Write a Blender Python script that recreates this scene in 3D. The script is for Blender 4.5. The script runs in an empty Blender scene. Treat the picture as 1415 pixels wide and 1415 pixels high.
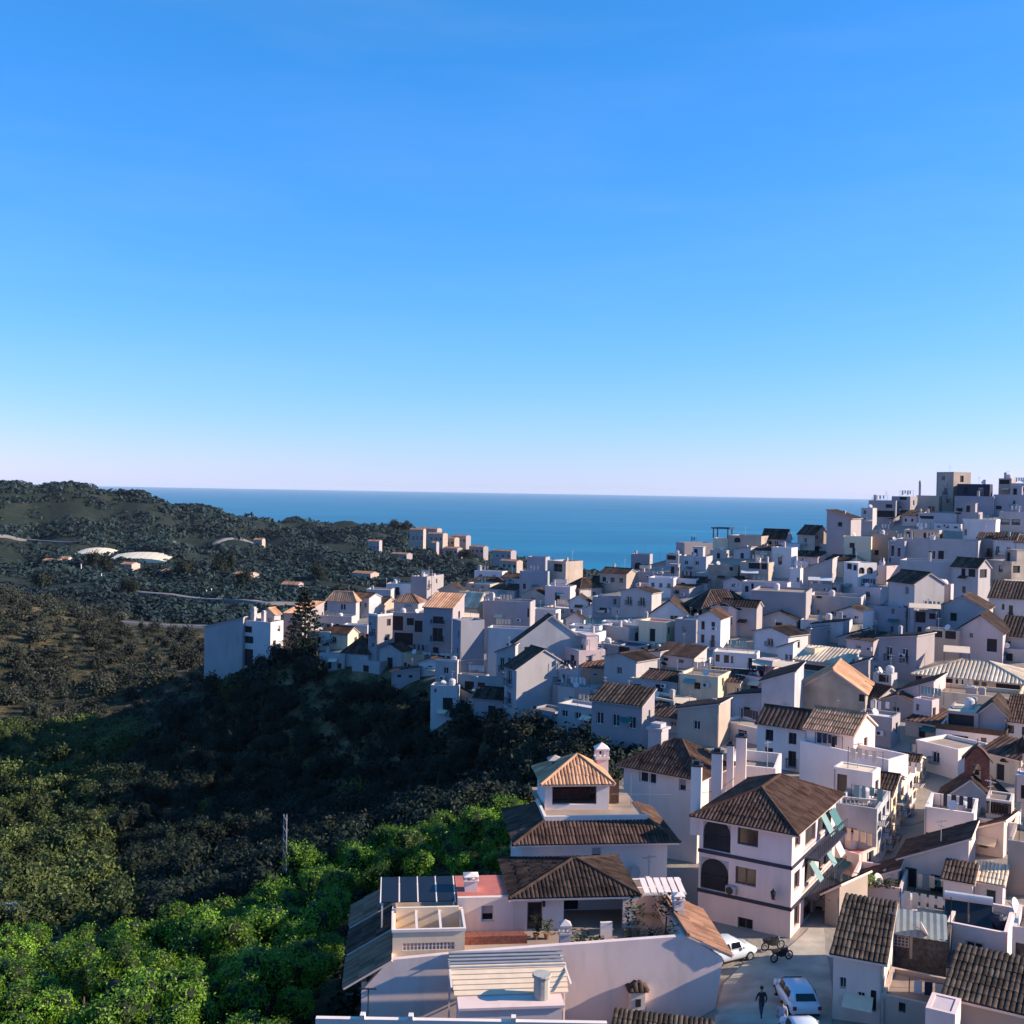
import bpy, math, random
import numpy as np
from mathutils import Vector, Matrix
R_ = math.radians
random.seed(7); rng = np.random.default_rng(7)
sc = bpy.context.scene
COL = sc.collection

# ------------------------------------------------------------------ camera, sky, sun, exposure
SZ, F = 1415.0, 1500.0
PITCH, ROLL = 1.16, 0.97           # degrees: a little below level, horizon falling to the right
cam_d = bpy.data.cameras.new('camera'); cam = bpy.data.objects.new('camera', cam_d); COL.objects.link(cam)
cam_d.sensor_width = 36.0; cam_d.lens = 36.0 * F / SZ
cam_d.clip_start = 1.0; cam_d.clip_end = 150000
fw = Vector((0, math.cos(R_(PITCH)), -math.sin(R_(PITCH))))
rt0 = Vector((1, 0, 0)); up0 = rt0.cross(fw)
cr, sr = math.cos(R_(ROLL)), math.sin(R_(ROLL))
rt = rt0 * cr + up0 * sr; up = up0 * cr - rt0 * sr
CM = Matrix((rt, up, -fw)).transposed()
cam.matrix_world = CM.to_4x4()
sc.camera = cam

SUN_AZ, SUN_EL = 0.0, 23.5       # azimuth counted from +X (right) towards +Y (away from the camera)
sun_dir = Vector((math.cos(R_(SUN_EL)) * math.cos(R_(SUN_AZ)), math.cos(R_(SUN_EL)) * math.sin(R_(SUN_AZ)), math.sin(R_(SUN_EL))))
sd = bpy.data.lights.new('sun', 'SUN'); sun = bpy.data.objects.new('sun', sd); COL.objects.link(sun)
sd.energy = 5.0; sd.angle = R_(0.5); sd.color = (1.0, 0.87, 0.70)
sun.rotation_euler = (-sun_dir).to_track_quat('-Z', 'Y').to_euler()
world = bpy.data.worlds.new('World'); sc.world = world; world.use_nodes = True
wn = world.node_tree; wn.nodes.clear()
sky = wn.nodes.new('ShaderNodeTexSky'); sky.sky_type = 'NISHITA'; sky.sun_disc = False
sky.sun_elevation = R_(SUN_EL); sky.sun_rotation = R_(90 - SUN_AZ)
sky.altitude = 200; sky.air_density = 1.0; sky.dust_density = 0.15; sky.ozone_density = 2.0
sep = wn.nodes.new('ShaderNodeSeparateColor'); cmb = wn.nodes.new('ShaderNodeCombineColor')   # colour grade of the sky: a clear, deep blue winter sky
wn.links.new(sky.outputs[0], sep.inputs[0])
for i_, (gain, pw_) in enumerate(((0.455, 1.45), (1.93, 0.76), (2.65, 1.0))):
    p_ = wn.nodes.new('ShaderNodeMath'); p_.operation = 'POWER'; p_.inputs[1].default_value = pw_
    g_ = wn.nodes.new('ShaderNodeMath'); g_.operation = 'MULTIPLY'; g_.inputs[1].default_value = gain
    wn.links.new(sep.outputs[i_], p_.inputs[0]); wn.links.new(p_.outputs[0], g_.inputs[0]); wn.links.new(g_.outputs[0], cmb.inputs[i_])
bg = wn.nodes.new('ShaderNodeBackground'); bg.inputs['Strength'].default_value = 0.0555
wo = wn.nodes.new('ShaderNodeOutputWorld')
tcw = wn.nodes.new('ShaderNodeTexCoord'); mpw = wn.nodes.new('ShaderNodeVectorMath'); mpw.operation = 'MULTIPLY'; mpw.inputs[1].default_value = (2.2, 2.2, 13)   # thin, barely visible high cloud
nzw = wn.nodes.new('ShaderNodeTexNoise'); nzw.inputs['Scale'].default_value = 1.6; nzw.inputs['Detail'].default_value = 7; nzw.inputs['Roughness'].default_value = 0.6
rgw = wn.nodes.new('ShaderNodeMapRange'); rgw.inputs['From Min'].default_value = 0.45; rgw.inputs['From Max'].default_value = 0.8; rgw.inputs['To Max'].default_value = 0.045
mxw = wn.nodes.new('ShaderNodeMix'); mxw.data_type = 'RGBA'; mxw.inputs['B'].default_value = (8.5, 9.2, 10.2, 1)
wn.links.new(tcw.outputs['Generated'], mpw.inputs[0]); wn.links.new(mpw.outputs[0], nzw.inputs['Vector']); wn.links.new(nzw.outputs['Fac'], rgw.inputs['Value']); wn.links.new(rgw.outputs['Result'], mxw.inputs['Factor'])
wn.links.new(cmb.outputs[0], mxw.inputs['A']); wn.links.new(mxw.outputs['Result'], bg.inputs['Color']); wn.links.new(bg.outputs[0], wo.inputs[0])
sc.view_settings.view_transform = 'Standard'; sc.view_settings.look = 'None'
sc.view_settings.exposure = 0.85; sc.view_settings.gamma = 1.0; sc.view_settings.use_curve_mapping = False
sc.cycles.max_bounces = 6; sc.cycles.diffuse_bounces = 3; sc.cycles.glossy_bounces = 2; sc.cycles.transparent_max_bounces = 6
sc.cycles.caustics_reflective = False; sc.cycles.caustics_refractive = False

def P(px, py, Y):
    """the point of the place seen at pixel (px, py) of the photograph, Y metres ahead"""
    d = CM @ Vector(((px - SZ / 2) / F, (SZ / 2 - py) / F, -1.0))
    return d * (Y / d.y)
CMT = np.array(CM.transposed())
def proj(pts):
    q = np.asarray(pts, float) @ CMT.T
    return SZ / 2 + F * q[:, 0] / -q[:, 2], SZ / 2 - F * q[:, 1] / -q[:, 2]

# ------------------------------------------------------------------ materials
def nd(nt, t, **k):
    n = nt.nodes.new(t)
    for a, v in k.items(): setattr(n, a, v)
    return n
def mat(name, rgb, rough=0.8, var=0.15, scale=1.5, bump=0.0, bscale=8.0, rgb2=None, island=0.0, objvar=0.0, streak=0.0, metal=0.0, spec=0.3, transl=0.0):
    m = bpy.data.materials.new(name); m.use_nodes = True; nt = m.node_tree
    b = nt.nodes['Principled BSDF']; L = nt.links
    b.inputs['Roughness'].default_value = rough; b.inputs['Metallic'].default_value = metal
    b.inputs['Specular IOR Level'].default_value = spec
    tc = nd(nt, 'ShaderNodeNewGeometry')
    nz = nd(nt, 'ShaderNodeTexNoise'); nz.inputs['Scale'].default_value = scale; nz.inputs['Detail'].default_value = 5
    L.new(tc.outputs['Position'], nz.inputs['Vector'])
    ramp = nd(nt, 'ShaderNodeMapRange'); ramp.inputs['From Min'].default_value = 0.3; ramp.inputs['From Max'].default_value = 0.7
    L.new(nz.outputs['Fac'], ramp.inputs['Value'])
    mx = nd(nt, 'ShaderNodeMix', data_type='RGBA')
    a = [c * (1 - var) for c in rgb]; c2 = rgb2 or [min(1, c * (1 + var)) for c in rgb]
    mx.inputs['A'].default_value = (*a, 1); mx.inputs['B'].default_value = (*c2, 1)
    L.new(ramp.outputs['Result'], mx.inputs['Factor']); out = mx.outputs['Result']
    if streak:
        mp = nd(nt, 'ShaderNodeVectorMath', operation='MULTIPLY'); mp.inputs[1].default_value = (0.9, 0.9, 0.2)
        L.new(tc.outputs['Position'], mp.inputs[0])
        n2 = nd(nt, 'ShaderNodeTexNoise'); n2.inputs['Scale'].default_value = 1.0; n2.inputs['Detail'].default_value = 6
        L.new(mp.outputs[0], n2.inputs['Vector'])
        r2 = nd(nt, 'ShaderNodeMapRange'); r2.inputs['From Min'].default_value = 0.50; r2.inputs['From Max'].default_value = 0.75
        r2.inputs['To Max'].default_value = streak; L.new(n2.outputs['Fac'], r2.inputs['Value'])
        m3 = nd(nt, 'ShaderNodeMix', data_type='RGBA'); m3.inputs['B'].default_value = (0.30, 0.25, 0.20, 1)
        L.new(r2.outputs['Result'], m3.inputs['Factor']); L.new(out, m3.inputs['A']); out = m3.outputs['Result']
    for src, amt in (('isl', island), ('obj', objvar)):
        if amt:
            if src == 'isl': rnd = tc.outputs['Random Per Island']
            else: rnd = nd(nt, 'ShaderNodeObjectInfo').outputs['Random']
            r3 = nd(nt, 'ShaderNodeMapRange'); r3.inputs['To Min'].default_value = 1 - amt; r3.inputs['To Max'].default_value = 1 + amt
            L.new(rnd, r3.inputs['Value'])
            v = nd(nt, 'ShaderNodeHueSaturation'); L.new(r3.outputs['Result'], v.inputs['Value']); L.new(out, v.inputs['Color']); out = v.outputs['Color']
    L.new(out, b.inputs['Base Color'])
    if bump:
        nb = nd(nt, 'ShaderNodeTexNoise'); nb.inputs['Scale'].default_value = bscale; nb.inputs['Detail'].default_value = 6
        L.new(tc.outputs['Position'], nb.inputs['Vector'])
        bp = nd(nt, 'ShaderNodeBump'); bp.inputs['Strength'].default_value = bump; bp.inputs['Distance'].default_value = 0.05
        L.new(nb.outputs['Fac'], bp.inputs['Height']); L.new(bp.outputs['Normal'], b.inputs['Normal'])
    if transl:
        tr = nd(nt, 'ShaderNodeBsdfTranslucent'); L.new(out, tr.inputs['Color'])
        ms = nd(nt, 'ShaderNodeMixShader'); ms.inputs[0].default_value = transl
        L.new(b.outputs[0], ms.inputs[1]); L.new(tr.outputs[0], ms.inputs[2])
        L.new(ms.outputs[0], nt.nodes['Material Output'].inputs['Surface'])
    return m
M = {}
def wallm(k, rgb, var=0.06, streak=0.35): M[k] = mat('plaster_' + k, rgb, 0.9, var, 0.35, 0.10, 3.0, objvar=0.06, streak=streak, spec=0.15)
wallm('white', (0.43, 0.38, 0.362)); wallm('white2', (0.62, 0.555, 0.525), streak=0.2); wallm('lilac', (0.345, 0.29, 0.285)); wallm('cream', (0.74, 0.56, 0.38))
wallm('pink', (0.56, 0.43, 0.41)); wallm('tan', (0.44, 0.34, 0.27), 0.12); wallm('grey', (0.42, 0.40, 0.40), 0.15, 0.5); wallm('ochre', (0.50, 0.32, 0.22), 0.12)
wallm('stone', (0.33, 0.27, 0.22), 0.35, 0.5); wallm('blue', (0.30, 0.285, 0.31))  # blue: shade on white walls put into a dim bluish plaster
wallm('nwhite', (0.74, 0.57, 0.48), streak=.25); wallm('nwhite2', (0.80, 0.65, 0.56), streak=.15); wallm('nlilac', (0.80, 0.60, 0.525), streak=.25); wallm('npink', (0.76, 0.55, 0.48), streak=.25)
NEAR = {'white': 'nwhite', 'white2': 'nwhite2', 'lilac': 'nlilac', 'pink': 'npink'}  # near copies have the warm tint of their light put into the colour
M['deck'] = mat('roof_deck', (0.32, 0.235, 0.18), 0.9, 0.2, 0.5, objvar=0.25, spec=0.1)
M['reddeck'] = mat('red_roof_paint', (0.48, 0.14, 0.10), 0.7, 0.12, 0.8)
M['tile_dark'] = mat('tile_dark', (0.052, 0.031, 0.025), 0.9, 0.25, 1.3, rgb2=(0.10, 0.064, 0.048), island=0.35, objvar=0.3, spec=0.1)  # unlit look of the far roofs put into the near-black tile colour
M['tile_old'] = mat('tile_old', (0.05, 0.034, 0.027), 0.9, 0.4, 1.4, rgb2=(0.105, 0.074, 0.054), island=0.45, spec=0.08)
M['tile_brown'] = mat('tile_brown', (0.092, 0.047, 0.034), 0.9, 0.25, 1.1, rgb2=(0.135, 0.076, 0.053), island=0.35, spec=0.1)
M['tile_red'] = mat('tile_red', (0.27, 0.14, 0.088), 0.85, 0.25, 0.7, island=0.3, spec=0.1)
M['tile_straw'] = mat('tile_straw', (0.52, 0.27, 0.15), 0.85, 0.25, 0.7, island=0.3, spec=0.1)
M['tile_cream'] = mat('tile_cream', (0.62, 0.47, 0.33), 0.85, 0.2, 0.7, island=0.2, spec=0.1)
M['glass'] = mat('window_glass', (0.018, 0.022, 0.03), 0.15, 0.2, 0.5, spec=0.5, objvar=0.5)
M['frame_w'] = mat('window_frame_white', (0.6, 0.58, 0.56), 0.5, 0.05)
M['frame_b'] = mat('window_frame_brown', (0.09, 0.05, 0.035), 0.55, 0.2)
M['shutter'] = mat('roller_shutter', (0.30, 0.28, 0.27), 0.7, 0.1, objvar=0.3)
M['void'] = mat('interior_shade', (0.035, 0.03, 0.03), 0.9, 0.2)  # shade behind openings painted as a flat dark colour
M['iron'] = mat('dark_iron', (0.03, 0.03, 0.035), 0.6, 0.1)
M['metal'] = mat('grey_metal', (0.35, 0.35, 0.36), 0.5, 0.1, metal=0.3)
M['woodd'] = mat('dark_wood', (0.075, 0.04, 0.026), 0.7, 0.3, 3.0)
M['green'] = mat('green_paint', (0.03, 0.13, 0.12), 0.5, 0.1)
M['navy'] = mat('navy_paint', (0.025, 0.028, 0.05), 0.6, 0.1)
M['canvas'] = mat('canvas', (0.74, 0.55, 0.38), 0.9, 0.08)
M['canvas_t'] = mat('canvas_teal', (0.19, 0.29, 0.27), 0.9, 0.1)
M['brick'] = mat('brick_red', (0.21, 0.072, 0.05), 0.85, 0.35, 5.0, 0.5, 12)
M['darkbrick'] = mat('brick_dark', (0.10, 0.085, 0.075), 0.9, 0.4, 4.0, 0.5, 12)
M['panel'] = mat('black_panel', (0.012, 0.013, 0.018), 0.35, 0.1, spec=0.5)
M['concrete'] = mat('concrete', (0.36, 0.33, 0.28), 0.9, 0.2, 0.8, 0.3)
M['sheet'] = mat('grey_sheet', (0.30, 0.30, 0.27), 0.8, 0.15, 1.0)
M['street'] = mat('street_paving', (0.42, 0.36, 0.29), 0.9, 0.28, 0.55, 0.2)
M['road'] = mat('road_pale', (0.13, 0.12, 0.12), 0.9, 0.2, 0.05)
M['leaf'] = mat('leaf_green', (0.105, 0.225, 0.012), 0.5, 0.4, 0.3, rgb2=(0.19, 0.33, 0.025), island=0.4, objvar=0.3, transl=0.38)
M['leafd'] = mat('leaf_dark', (0.008, 0.016, 0.008), 0.7, 0.35, 0.2, island=0.35, objvar=0.4, transl=0.12)  # shade of the ravine slope put into the leaf colour
M['leafo'] = mat('leaf_olive', (0.034, 0.056, 0.013), 0.7, 0.4, 0.12, rgb2=(0.10, 0.125, 0.028), island=0.35, objvar=0.45, transl=0.15)
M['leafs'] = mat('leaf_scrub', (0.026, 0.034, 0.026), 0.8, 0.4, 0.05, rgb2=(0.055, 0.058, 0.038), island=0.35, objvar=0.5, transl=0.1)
M['leaff'] = mat('leaf_far', (0.008, 0.026, 0.033), 0.8, 0.45, 0.01, rgb2=(0.022, 0.045, 0.042), island=0.4, transl=0.1)  # distance haze put into the leaf colour as blue
M['leafy'] = mat('leaf_yellowish', (0.16, 0.15, 0.03), 0.7, 0.3, 0.2, island=0.35, transl=0.2)
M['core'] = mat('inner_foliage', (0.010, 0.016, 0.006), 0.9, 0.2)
M['bark'] = mat('bark', (0.10, 0.075, 0.055), 0.9, 0.3, 6.0)

# ------------------------------------------------------------------ mesh helper
class MB:
    def __init__(s): s.v = []; s.f = []; s.m = []
    def quad(s, a, b, c, d, m=0): s.poly((a, b, c, d), m)
    def poly(s, pts, m=0):
        n = len(s.v); s.v += [tuple(p) for p in pts]; s.f.append(tuple(range(n, n + len(pts)))); s.m.append(m)
    def box(s, x0, x1, y0, y1, z0, z1, m=0):
        n = len(s.v)
        s.v += [(x0,y0,z0),(x1,y0,z0),(x1,y1,z0),(x0,y1,z0),(x0,y0,z1),(x1,y0,z1),(x1,y1,z1),(x0,y1,z1)]
        for q in ((3,2,1,0),(4,5,6,7),(0,1,5,4),(1,2,6,5),(2,3,7,6),(3,0,4,7)): s.f.append(tuple(n+i for i in q)); s.m.append(m)
    def prism(s, pts, off, m=0):
        """closed solid: a polygon swept along the vector off"""
        n = len(s.v); k = len(pts); off = Vector(off); pts = [Vector(p) for p in pts]
        s.v += [tuple(p) for p in pts] + [tuple(p + off) for p in pts]
        nn = Vector((0, 0, 0))
        for i in range(k): nn += pts[i].cross(pts[(i + 1) % k])
        flip = nn.dot(off) > 0
        fs = [tuple(range(n, n + k)), tuple(range(n + 2 * k - 1, n + k - 1, -1))] + [(n+i, n+k+i, n+k+(i+1)%k, n+(i+1)%k) for i in range(k)]
        for q in fs: s.f.append(tuple(reversed(q)) if flip else q); s.m.append(m)
    def bar(s, a, b, r, m=0, n=5, r2=None):
        a = Vector(a); b = Vector(b); d = (b - a)
        if d.length < 1e-6: return
        d.normalize(); r2 = r if r2 is None else r2
        x = d.orthogonal().normalized(); y = d.cross(x); k = len(s.v)
        for q, rr in ((a, r), (b, r2)):
            for i in range(n):
                t = 2 * math.pi * i / n; s.v.append(tuple(q + x * (rr * math.cos(t)) + y * (rr * math.sin(t))))
        for i in range(n): j = (i + 1) % n; s.f.append((k+i, k+j, k+n+j, k+n+i)); s.m.append(m)
        s.f.append(tuple(range(k + n - 1, k - 1, -1))); s.m.append(m); s.f.append(tuple(range(k + n, k + 2 * n))); s.m.append(m)
    def lathe(s, prof, c=(0, 0, 0), n=10, m=0):
        k = len(s.v)
        for r, z in prof:
            for i in range(n):
                t = 2 * math.pi * i / n; s.v.append((c[0] + r * math.cos(t), c[1] + r * math.sin(t), c[2] + z))
        for j in range(len(prof) - 1):
            for i in range(n):
                i2 = (i + 1) % n; s.f.append((k+j*n+i, k+j*n+i2, k+(j+1)*n+i2, k+(j+1)*n+i)); s.m.append(m)
        s.f.append(tuple(k + (len(prof) - 1) * n + i for i in range(n))); s.m.append(m)
    def wall(s, o, xd, W, H, holes=(), rev=0.22, m=0, mr=None):
        """upright wall face from o along xd, with rectangular holes (u, v, w, h) and their reveals"""
        o = Vector(o); xd = Vector((xd[0], xd[1], 0)).normalized(); n = Vector((xd.y, -xd.x, 0)); mr = m if mr is None else mr
        hs_ = []
        for (u, v, w, h) in holes:
            u0 = max(0.08, u); u1 = min(W - 0.08, u + w); v0 = max(0.05, v); v1 = min(H - 0.05, v + h)
            if u1 - u0 > 0.1 and v1 - v0 > 0.1: hs_.append((u0, v0, u1, v1))
        us = sorted({0.0, W} | {a for q in hs_ for a in (q[0], q[2])}); vs = sorted({0.0, H} | {a for q in hs_ for a in (q[1], q[3])})
        pt = lambda u, v, dd=0.0: o + xd * u + Vector((0, 0, v)) - n * dd
        for i in range(len(us) - 1):
            for j in range(len(vs) - 1):
                cu = (us[i] + us[i+1]) / 2; cv = (vs[j] + vs[j+1]) / 2
                if any(a < cu < c and b < cv < d for a, b, c, d in hs_): continue
                s.quad(pt(us[i], vs[j]), pt(us[i+1], vs[j]), pt(us[i+1], vs[j+1]), pt(us[i], vs[j+1]), m)
        for a, b, c, d in hs_:
            for (p, q) in (((a, b), (a, d)), ((a, d), (c, d)), ((c, d), (c, b)), ((c, b), (a, b))):
                s.quad(pt(*p), pt(*q), pt(*q, rev), pt(*p, rev), mr)
        return hs_
    def mesh(s, name, mats, smooth=False):
        me = bpy.data.meshes.new(name); me.from_pydata(s.v, [], s.f)
        for mm in mats: me.materials.append(mm)
        if len(mats) > 1: me.polygons.foreach_set('material_index', s.m)
        if smooth: me.polygons.foreach_set('use_smooth', [True] * len(s.f))
        me.update(); return me
    def obj(s, name, mats, parent=None, loc=None, rot=None, smooth=False):
        return link(name, s.mesh(name, mats if isinstance(mats, (list, tuple)) else [mats], smooth), parent, loc, rot)
def link(name, data, parent=None, loc=None, rot=None, scale=None):
    o = bpy.data.objects.new(name, data); COL.objects.link(o)
    if parent is not None: o.parent = parent
    if loc is not None: o.location = loc
    if rot is not None: o.rotation_euler = rot
    if scale is not None: o.scale = scale
    return o
def tag(o, label=None, cat=None, group=None, kind=None):
    if label: o['label'] = label
    if cat: o['category'] = cat
    if group: o['group'] = group
    if kind: o['kind'] = kind
    return o
def thing(name, label, cat, loc=(0, 0, 0), rz=0.0, group=None):
    return tag(link(name, None, None, loc, (0, 0, rz)), label, cat, group)
def copy_tree(o, parent=None):
    c = o.copy(); COL.objects.link(c)
    if parent is not None: c.parent = parent
    for ch in list(o.children): copy_tree(ch, c)
    return c

# ------------------------------------------------------------------ terrain
CP = [ # pixel, pixel, metres ahead: points of the ground read off the photograph
 (1300,1400,62),(1300,1300,75),(1300,1200,89),(1300,1100,107),(1300,1000,132),(1300,900,168),(1300,850,190),(1300,800,212),(1300,750,236),(1300,705,256),
 (1415,1400,60),(1415,1200,88),(1415,1000,130),(1415,900,162),(1415,800,205),(1415,720,240),(1500,1200,85),(1550,900,160),(1550,760,230),
 (1150,1400,62),(1150,1310,73.5),(1150,1200,88),(1150,1100,106),(1150,1000,132),(1150,900,170),(1150,850,193),(1150,800,222),(1190,745,248),
 (1000,1400,62),(1000,1310,73.5),(1000,1200,88),(1000,1100,106),(1000,1050,117),(1000,1000,133),(1000,950,151),(1000,900,173),(1000,850,200),(1000,800,235),(1000,765,262),
 (900,1300,75),(900,1200,88),(900,1100,108),(900,1040,122),(900,1000,136),(900,950,155),(900,900,180),(900,850,210),(900,800,250),(900,785,268),
 (800,1300,75),(800,1200,90),(800,1100,112),(800,1050,126),(800,1000,145),(800,950,163),(800,900,187),(800,850,222),(800,805,270),
 (700,1000,160),(700,940,182),(700,880,210),(700,830,250),(700,805,290),
 (600,960,180),(600,900,202),(600,850,235),(600,825,275),(500,935,196),(500,880,222),(500,845,262),(430,905,208),(430,860,245),(335,925,214),(285,950,215),
 # slope below the village, gully and orchard terraces
 (280,962,212),(380,925,206),(440,950,196),(560,955,184),(650,995,165),(740,1030,149),(860,1040,137),(350,1000,200),(450,1010,191),(550,1010,181),(350,1060,187),
 (450,1065,184),(250,1060,196),(200,1100,178),(150,1150,161),(450,1130,166),(350,1150,158),(300,1180,150),(250,1205,142),(550,1085,168),(620,1070,162),(700,1070,144),
 (700,1110,124),(650,1105,146),(50,1250,120),(150,1235,128),(200,1275,112),(0,1280,108),(0,1400,75),(100,1400,73),(200,1350,80),(300,1300,88),(300,1250,101),
 (400,1250,95),(450,1205,104),(560,1200,99),(560,1155,111),(680,1155,105),(680,1205,92),(480,1430,66),(600,1445,63),(800,1445,63),(930,1440,63),(-80,1300,100),(-80,1100,190),(-200,1250,110),
 (0,1100,190),(100,1150,165),(0,950,290),(100,950,300),(150,1020,240),(0,822,430),(100,848,402),(200,873,370),(275,905,330),(280,990,235),(225,1000,250),(-100,800,450),(-100,950,280),
 (60,1040,225),
 # middle distance and far hills
 (350,866,430),(170,862,470),(450,850,420),(300,832,600),(420,838,560),(100,820,640),(0,790,800),(300,790,820),(450,795,760),(100,765,980),(200,775,960),(300,752,1120),(400,750,1120),(-100,770,900),
 (480,770,1000),(560,790,900),(650,800,800),(700,795,900),(0,665,1300),(50,670,1300),(110,675,1300),(170,686,1320),(230,693,1340),(300,705,1360),(350,718,1380),(400,727,1400),(470,733,1450),
 (-150,640,1250),(-400,620,1200),(50,720,1150),(200,735,1180),(-150,700,1100),(530,727,1600),(565,727,1600),(600,747,1600),(650,760,1650),(700,770,1750),(760,781,1900),(580,765,1300),(520,760,1250),(640,775,1350),(720,790,1500)]
cps = [P(*c) for c in CP]
cps += [Vector(c) for c in ((0,0,-14),(-60,0,-20),(60,0,-14),(0,-60,-14),(-5,45,-27.5),(25,45,-27.5),(50,40,-25),(-40,45,-32),(-70,60,-38),(-250,150,-30),(-300,300,-10),(200,100,-8),(260,220,0),
  (330,330,-12),(120,300,-8),(140,330,-16),(60,320,-34),(0,340,-40),(200,420,-38),(0,420,-52),(120,600,-75),(500,600,-60),(0,700,-72),(300,1000,-120),(80,1100,-118),(700,1400,-150),(150,1700,-155),
  (500,2300,-185),(0,2500,-185),(-300,2500,-185),(-800,2500,-185),(-1500,2600,-185),(1500,2300,-185),(-900,1900,-110),(-600,1900,-120),(-300,2000,-130),(-1200,1900,-60),(-2000,2000,-20),(2200,1500,-150),(2600,2600,-190),(-2600,2900,-190),
  (0,3500,-200),(2600,3500,-200),(-2600,3500,-200),(-2600,1000,40),(2600,600,-60),(-900,300,30),(900,300,0),(-700,700,-20))]
CPA = np.array([tuple(c) for c in cps]); CPX = CPA[:, :2]
def kern(r): return r
_D = np.sqrt(((CPX[:, None] - CPX[None]) ** 2).sum(2)); _n = len(CPX)
_A = np.zeros((_n + 3, _n + 3)); _A[:_n, :_n] = -_D + np.eye(_n) * 0.4; _A[:_n, _n] = 1; _A[:_n, _n+1:] = CPX / 100; _A[_n:, :_n] = _A[:_n, _n:].T
_w = np.linalg.solve(_A, np.concatenate([CPA[:, 2], np.zeros(3)]))
def hts(xy):
    xy = np.atleast_2d(np.asarray(xy, float)); out = np.empty(len(xy))
    for i in range(0, len(xy), 4000):
        q = xy[i:i+4000]; D = np.sqrt(((q[:, None] - CPX[None]) ** 2).sum(2))
        fx = np.clip((q[:, 1] - 480) / 400, 0, 1) * np.clip((200 - q[:, 0]) / 200, 0, 1) * np.clip((2600 - q[:, 1]) / 800, 0, 1)   # folds and terraces of the far hills
        fold = .5 * 7 * np.sin(q[:, 0] / 61 + q[:, 1] / 140) + 2.5 * np.sin(q[:, 0] / 27 - q[:, 1] / 75 + 1.3) + 3 * np.sin(q[:, 0] / 13 + q[:, 1] / 31)
        out[i:i+4000] = -D @ _w[:_n] + _w[_n] + (q / 100) @ _w[_n+1:]
        out[i:i+4000] += fx * (fold - 3); out[i:i+4000] += fx * 2.2 * np.sin(2 * np.pi * out[i:i+4000] / 9)
    return out
def ht(x, y): return float(hts([(x, y)])[0])
def ground(px, py, y0=35.0, y1=2600.0):
    """where the sight line through a pixel meets the ground"""
    ys = np.geomspace(y0, y1, 500); d = np.array(P(px, py, 1.0)); pts = ys[:, None] * d[None]
    below = pts[:, 2] <= hts(pts[:, :2])
    i = int(np.argmax(below)) if below.any() else len(ys) - 1
    return Vector(pts[i])
def grid(xs, ys, dz=0.0):
    X, Y = np.meshgrid(xs, ys); xy = np.stack([X.ravel(), Y.ravel()], 1); z = hts(xy) + dz
    nx = len(xs); idx = np.arange(len(xy)).reshape(len(ys), nx)
    f = np.stack([idx[:-1, :-1].ravel(), idx[:-1, 1:].ravel(), idx[1:, 1:].ravel(), idx[1:, :-1].ravel()], 1)
    return np.column_stack([xy, z]), f
def np_mesh(name, v, f, mats, smooth=True):
    me = bpy.data.meshes.new(name); k = f.shape[1]
    me.vertices.add(len(v)); me.vertices.foreach_set('co', np.asarray(v, np.float32).ravel())
    me.loops.add(f.size); me.loops.foreach_set('vertex_index', f.ravel().astype(np.int32))
    me.polygons.add(len(f)); me.polygons.foreach_set('loop_start', np.arange(0, f.size, k, dtype=np.int32)); me.polygons.foreach_set('loop_total', np.full(len(f), k, np.int32))
    for m in mats: me.materials.append(m)
    if smooth: me.polygons.foreach_set('use_smooth', np.ones(len(f), bool))
    me.update(calc_edges=True); me.validate(); return me
def terrain_mat(far=False):
    m = bpy.data.materials.new('hill_soil' if far else 'terrain_soil'); m.use_nodes = True; nt = m.node_tree; L = nt.links; b = nt.nodes['Principled BSDF']
    b.inputs['Roughness'].default_value = 0.95; b.inputs['Specular IOR Level'].default_value = 0.05
    g = nd(nt, 'ShaderNodeNewGeometry')
    n1 = nd(nt, 'ShaderNodeTexNoise'); n1.inputs['Scale'].default_value = 0.02; n1.inputs['Detail'].default_value = 9; n1.inputs['Roughness'].default_value = 0.7
    n2 = nd(nt, 'ShaderNodeTexNoise'); n2.inputs['Scale'].default_value = 0.25; n2.inputs['Detail'].default_value = 8; n2.inputs['Roughness'].default_value = 0.7
    for n in (n1, n2): L.new(g.outputs['Position'], n.inputs['Vector'])
    r1 = nd(nt, 'ShaderNodeValToRGB'); e = r1.color_ramp.elements
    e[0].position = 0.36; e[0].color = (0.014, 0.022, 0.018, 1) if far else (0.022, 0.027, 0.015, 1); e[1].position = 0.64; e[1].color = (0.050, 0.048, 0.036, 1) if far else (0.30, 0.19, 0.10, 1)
    e2 = r1.color_ramp.elements.new(0.5); e2.color = (0.022, 0.031, 0.024, 1) if far else (0.055, 0.050, 0.027, 1)
    ad = nd(nt, 'ShaderNodeMix', data_type='FLOAT'); ad.inputs['Factor'].default_value = 0.5
    L.new(n1.outputs['Fac'], ad.inputs['A']); L.new(n2.outputs['Fac'], ad.inputs['B']); L.new(ad.outputs['Result'], r1.inputs['Fac'])
    at = nd(nt, 'ShaderNodeAttribute'); at.attribute_name = 'paved'
    pm = nd(nt, 'ShaderNodeMix', data_type='RGBA'); pm.inputs['B'].default_value = (0.33, 0.28, 0.235, 1); L.new(at.outputs['Fac'], pm.inputs['Factor']); L.new(r1.outputs['Color'], pm.inputs['A'])
    L.new(pm.outputs['Result'], b.inputs['Base Color'])
    bp = nd(nt, 'ShaderNodeBump'); bp.inputs['Strength'].default_value = 0.6; bp.inputs['Distance'].default_value = 0.6
    L.new(n2.outputs['Fac'], bp.inputs['Height']); L.new(bp.outputs['Normal'], b.inputs['Normal'])
    return m
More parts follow.
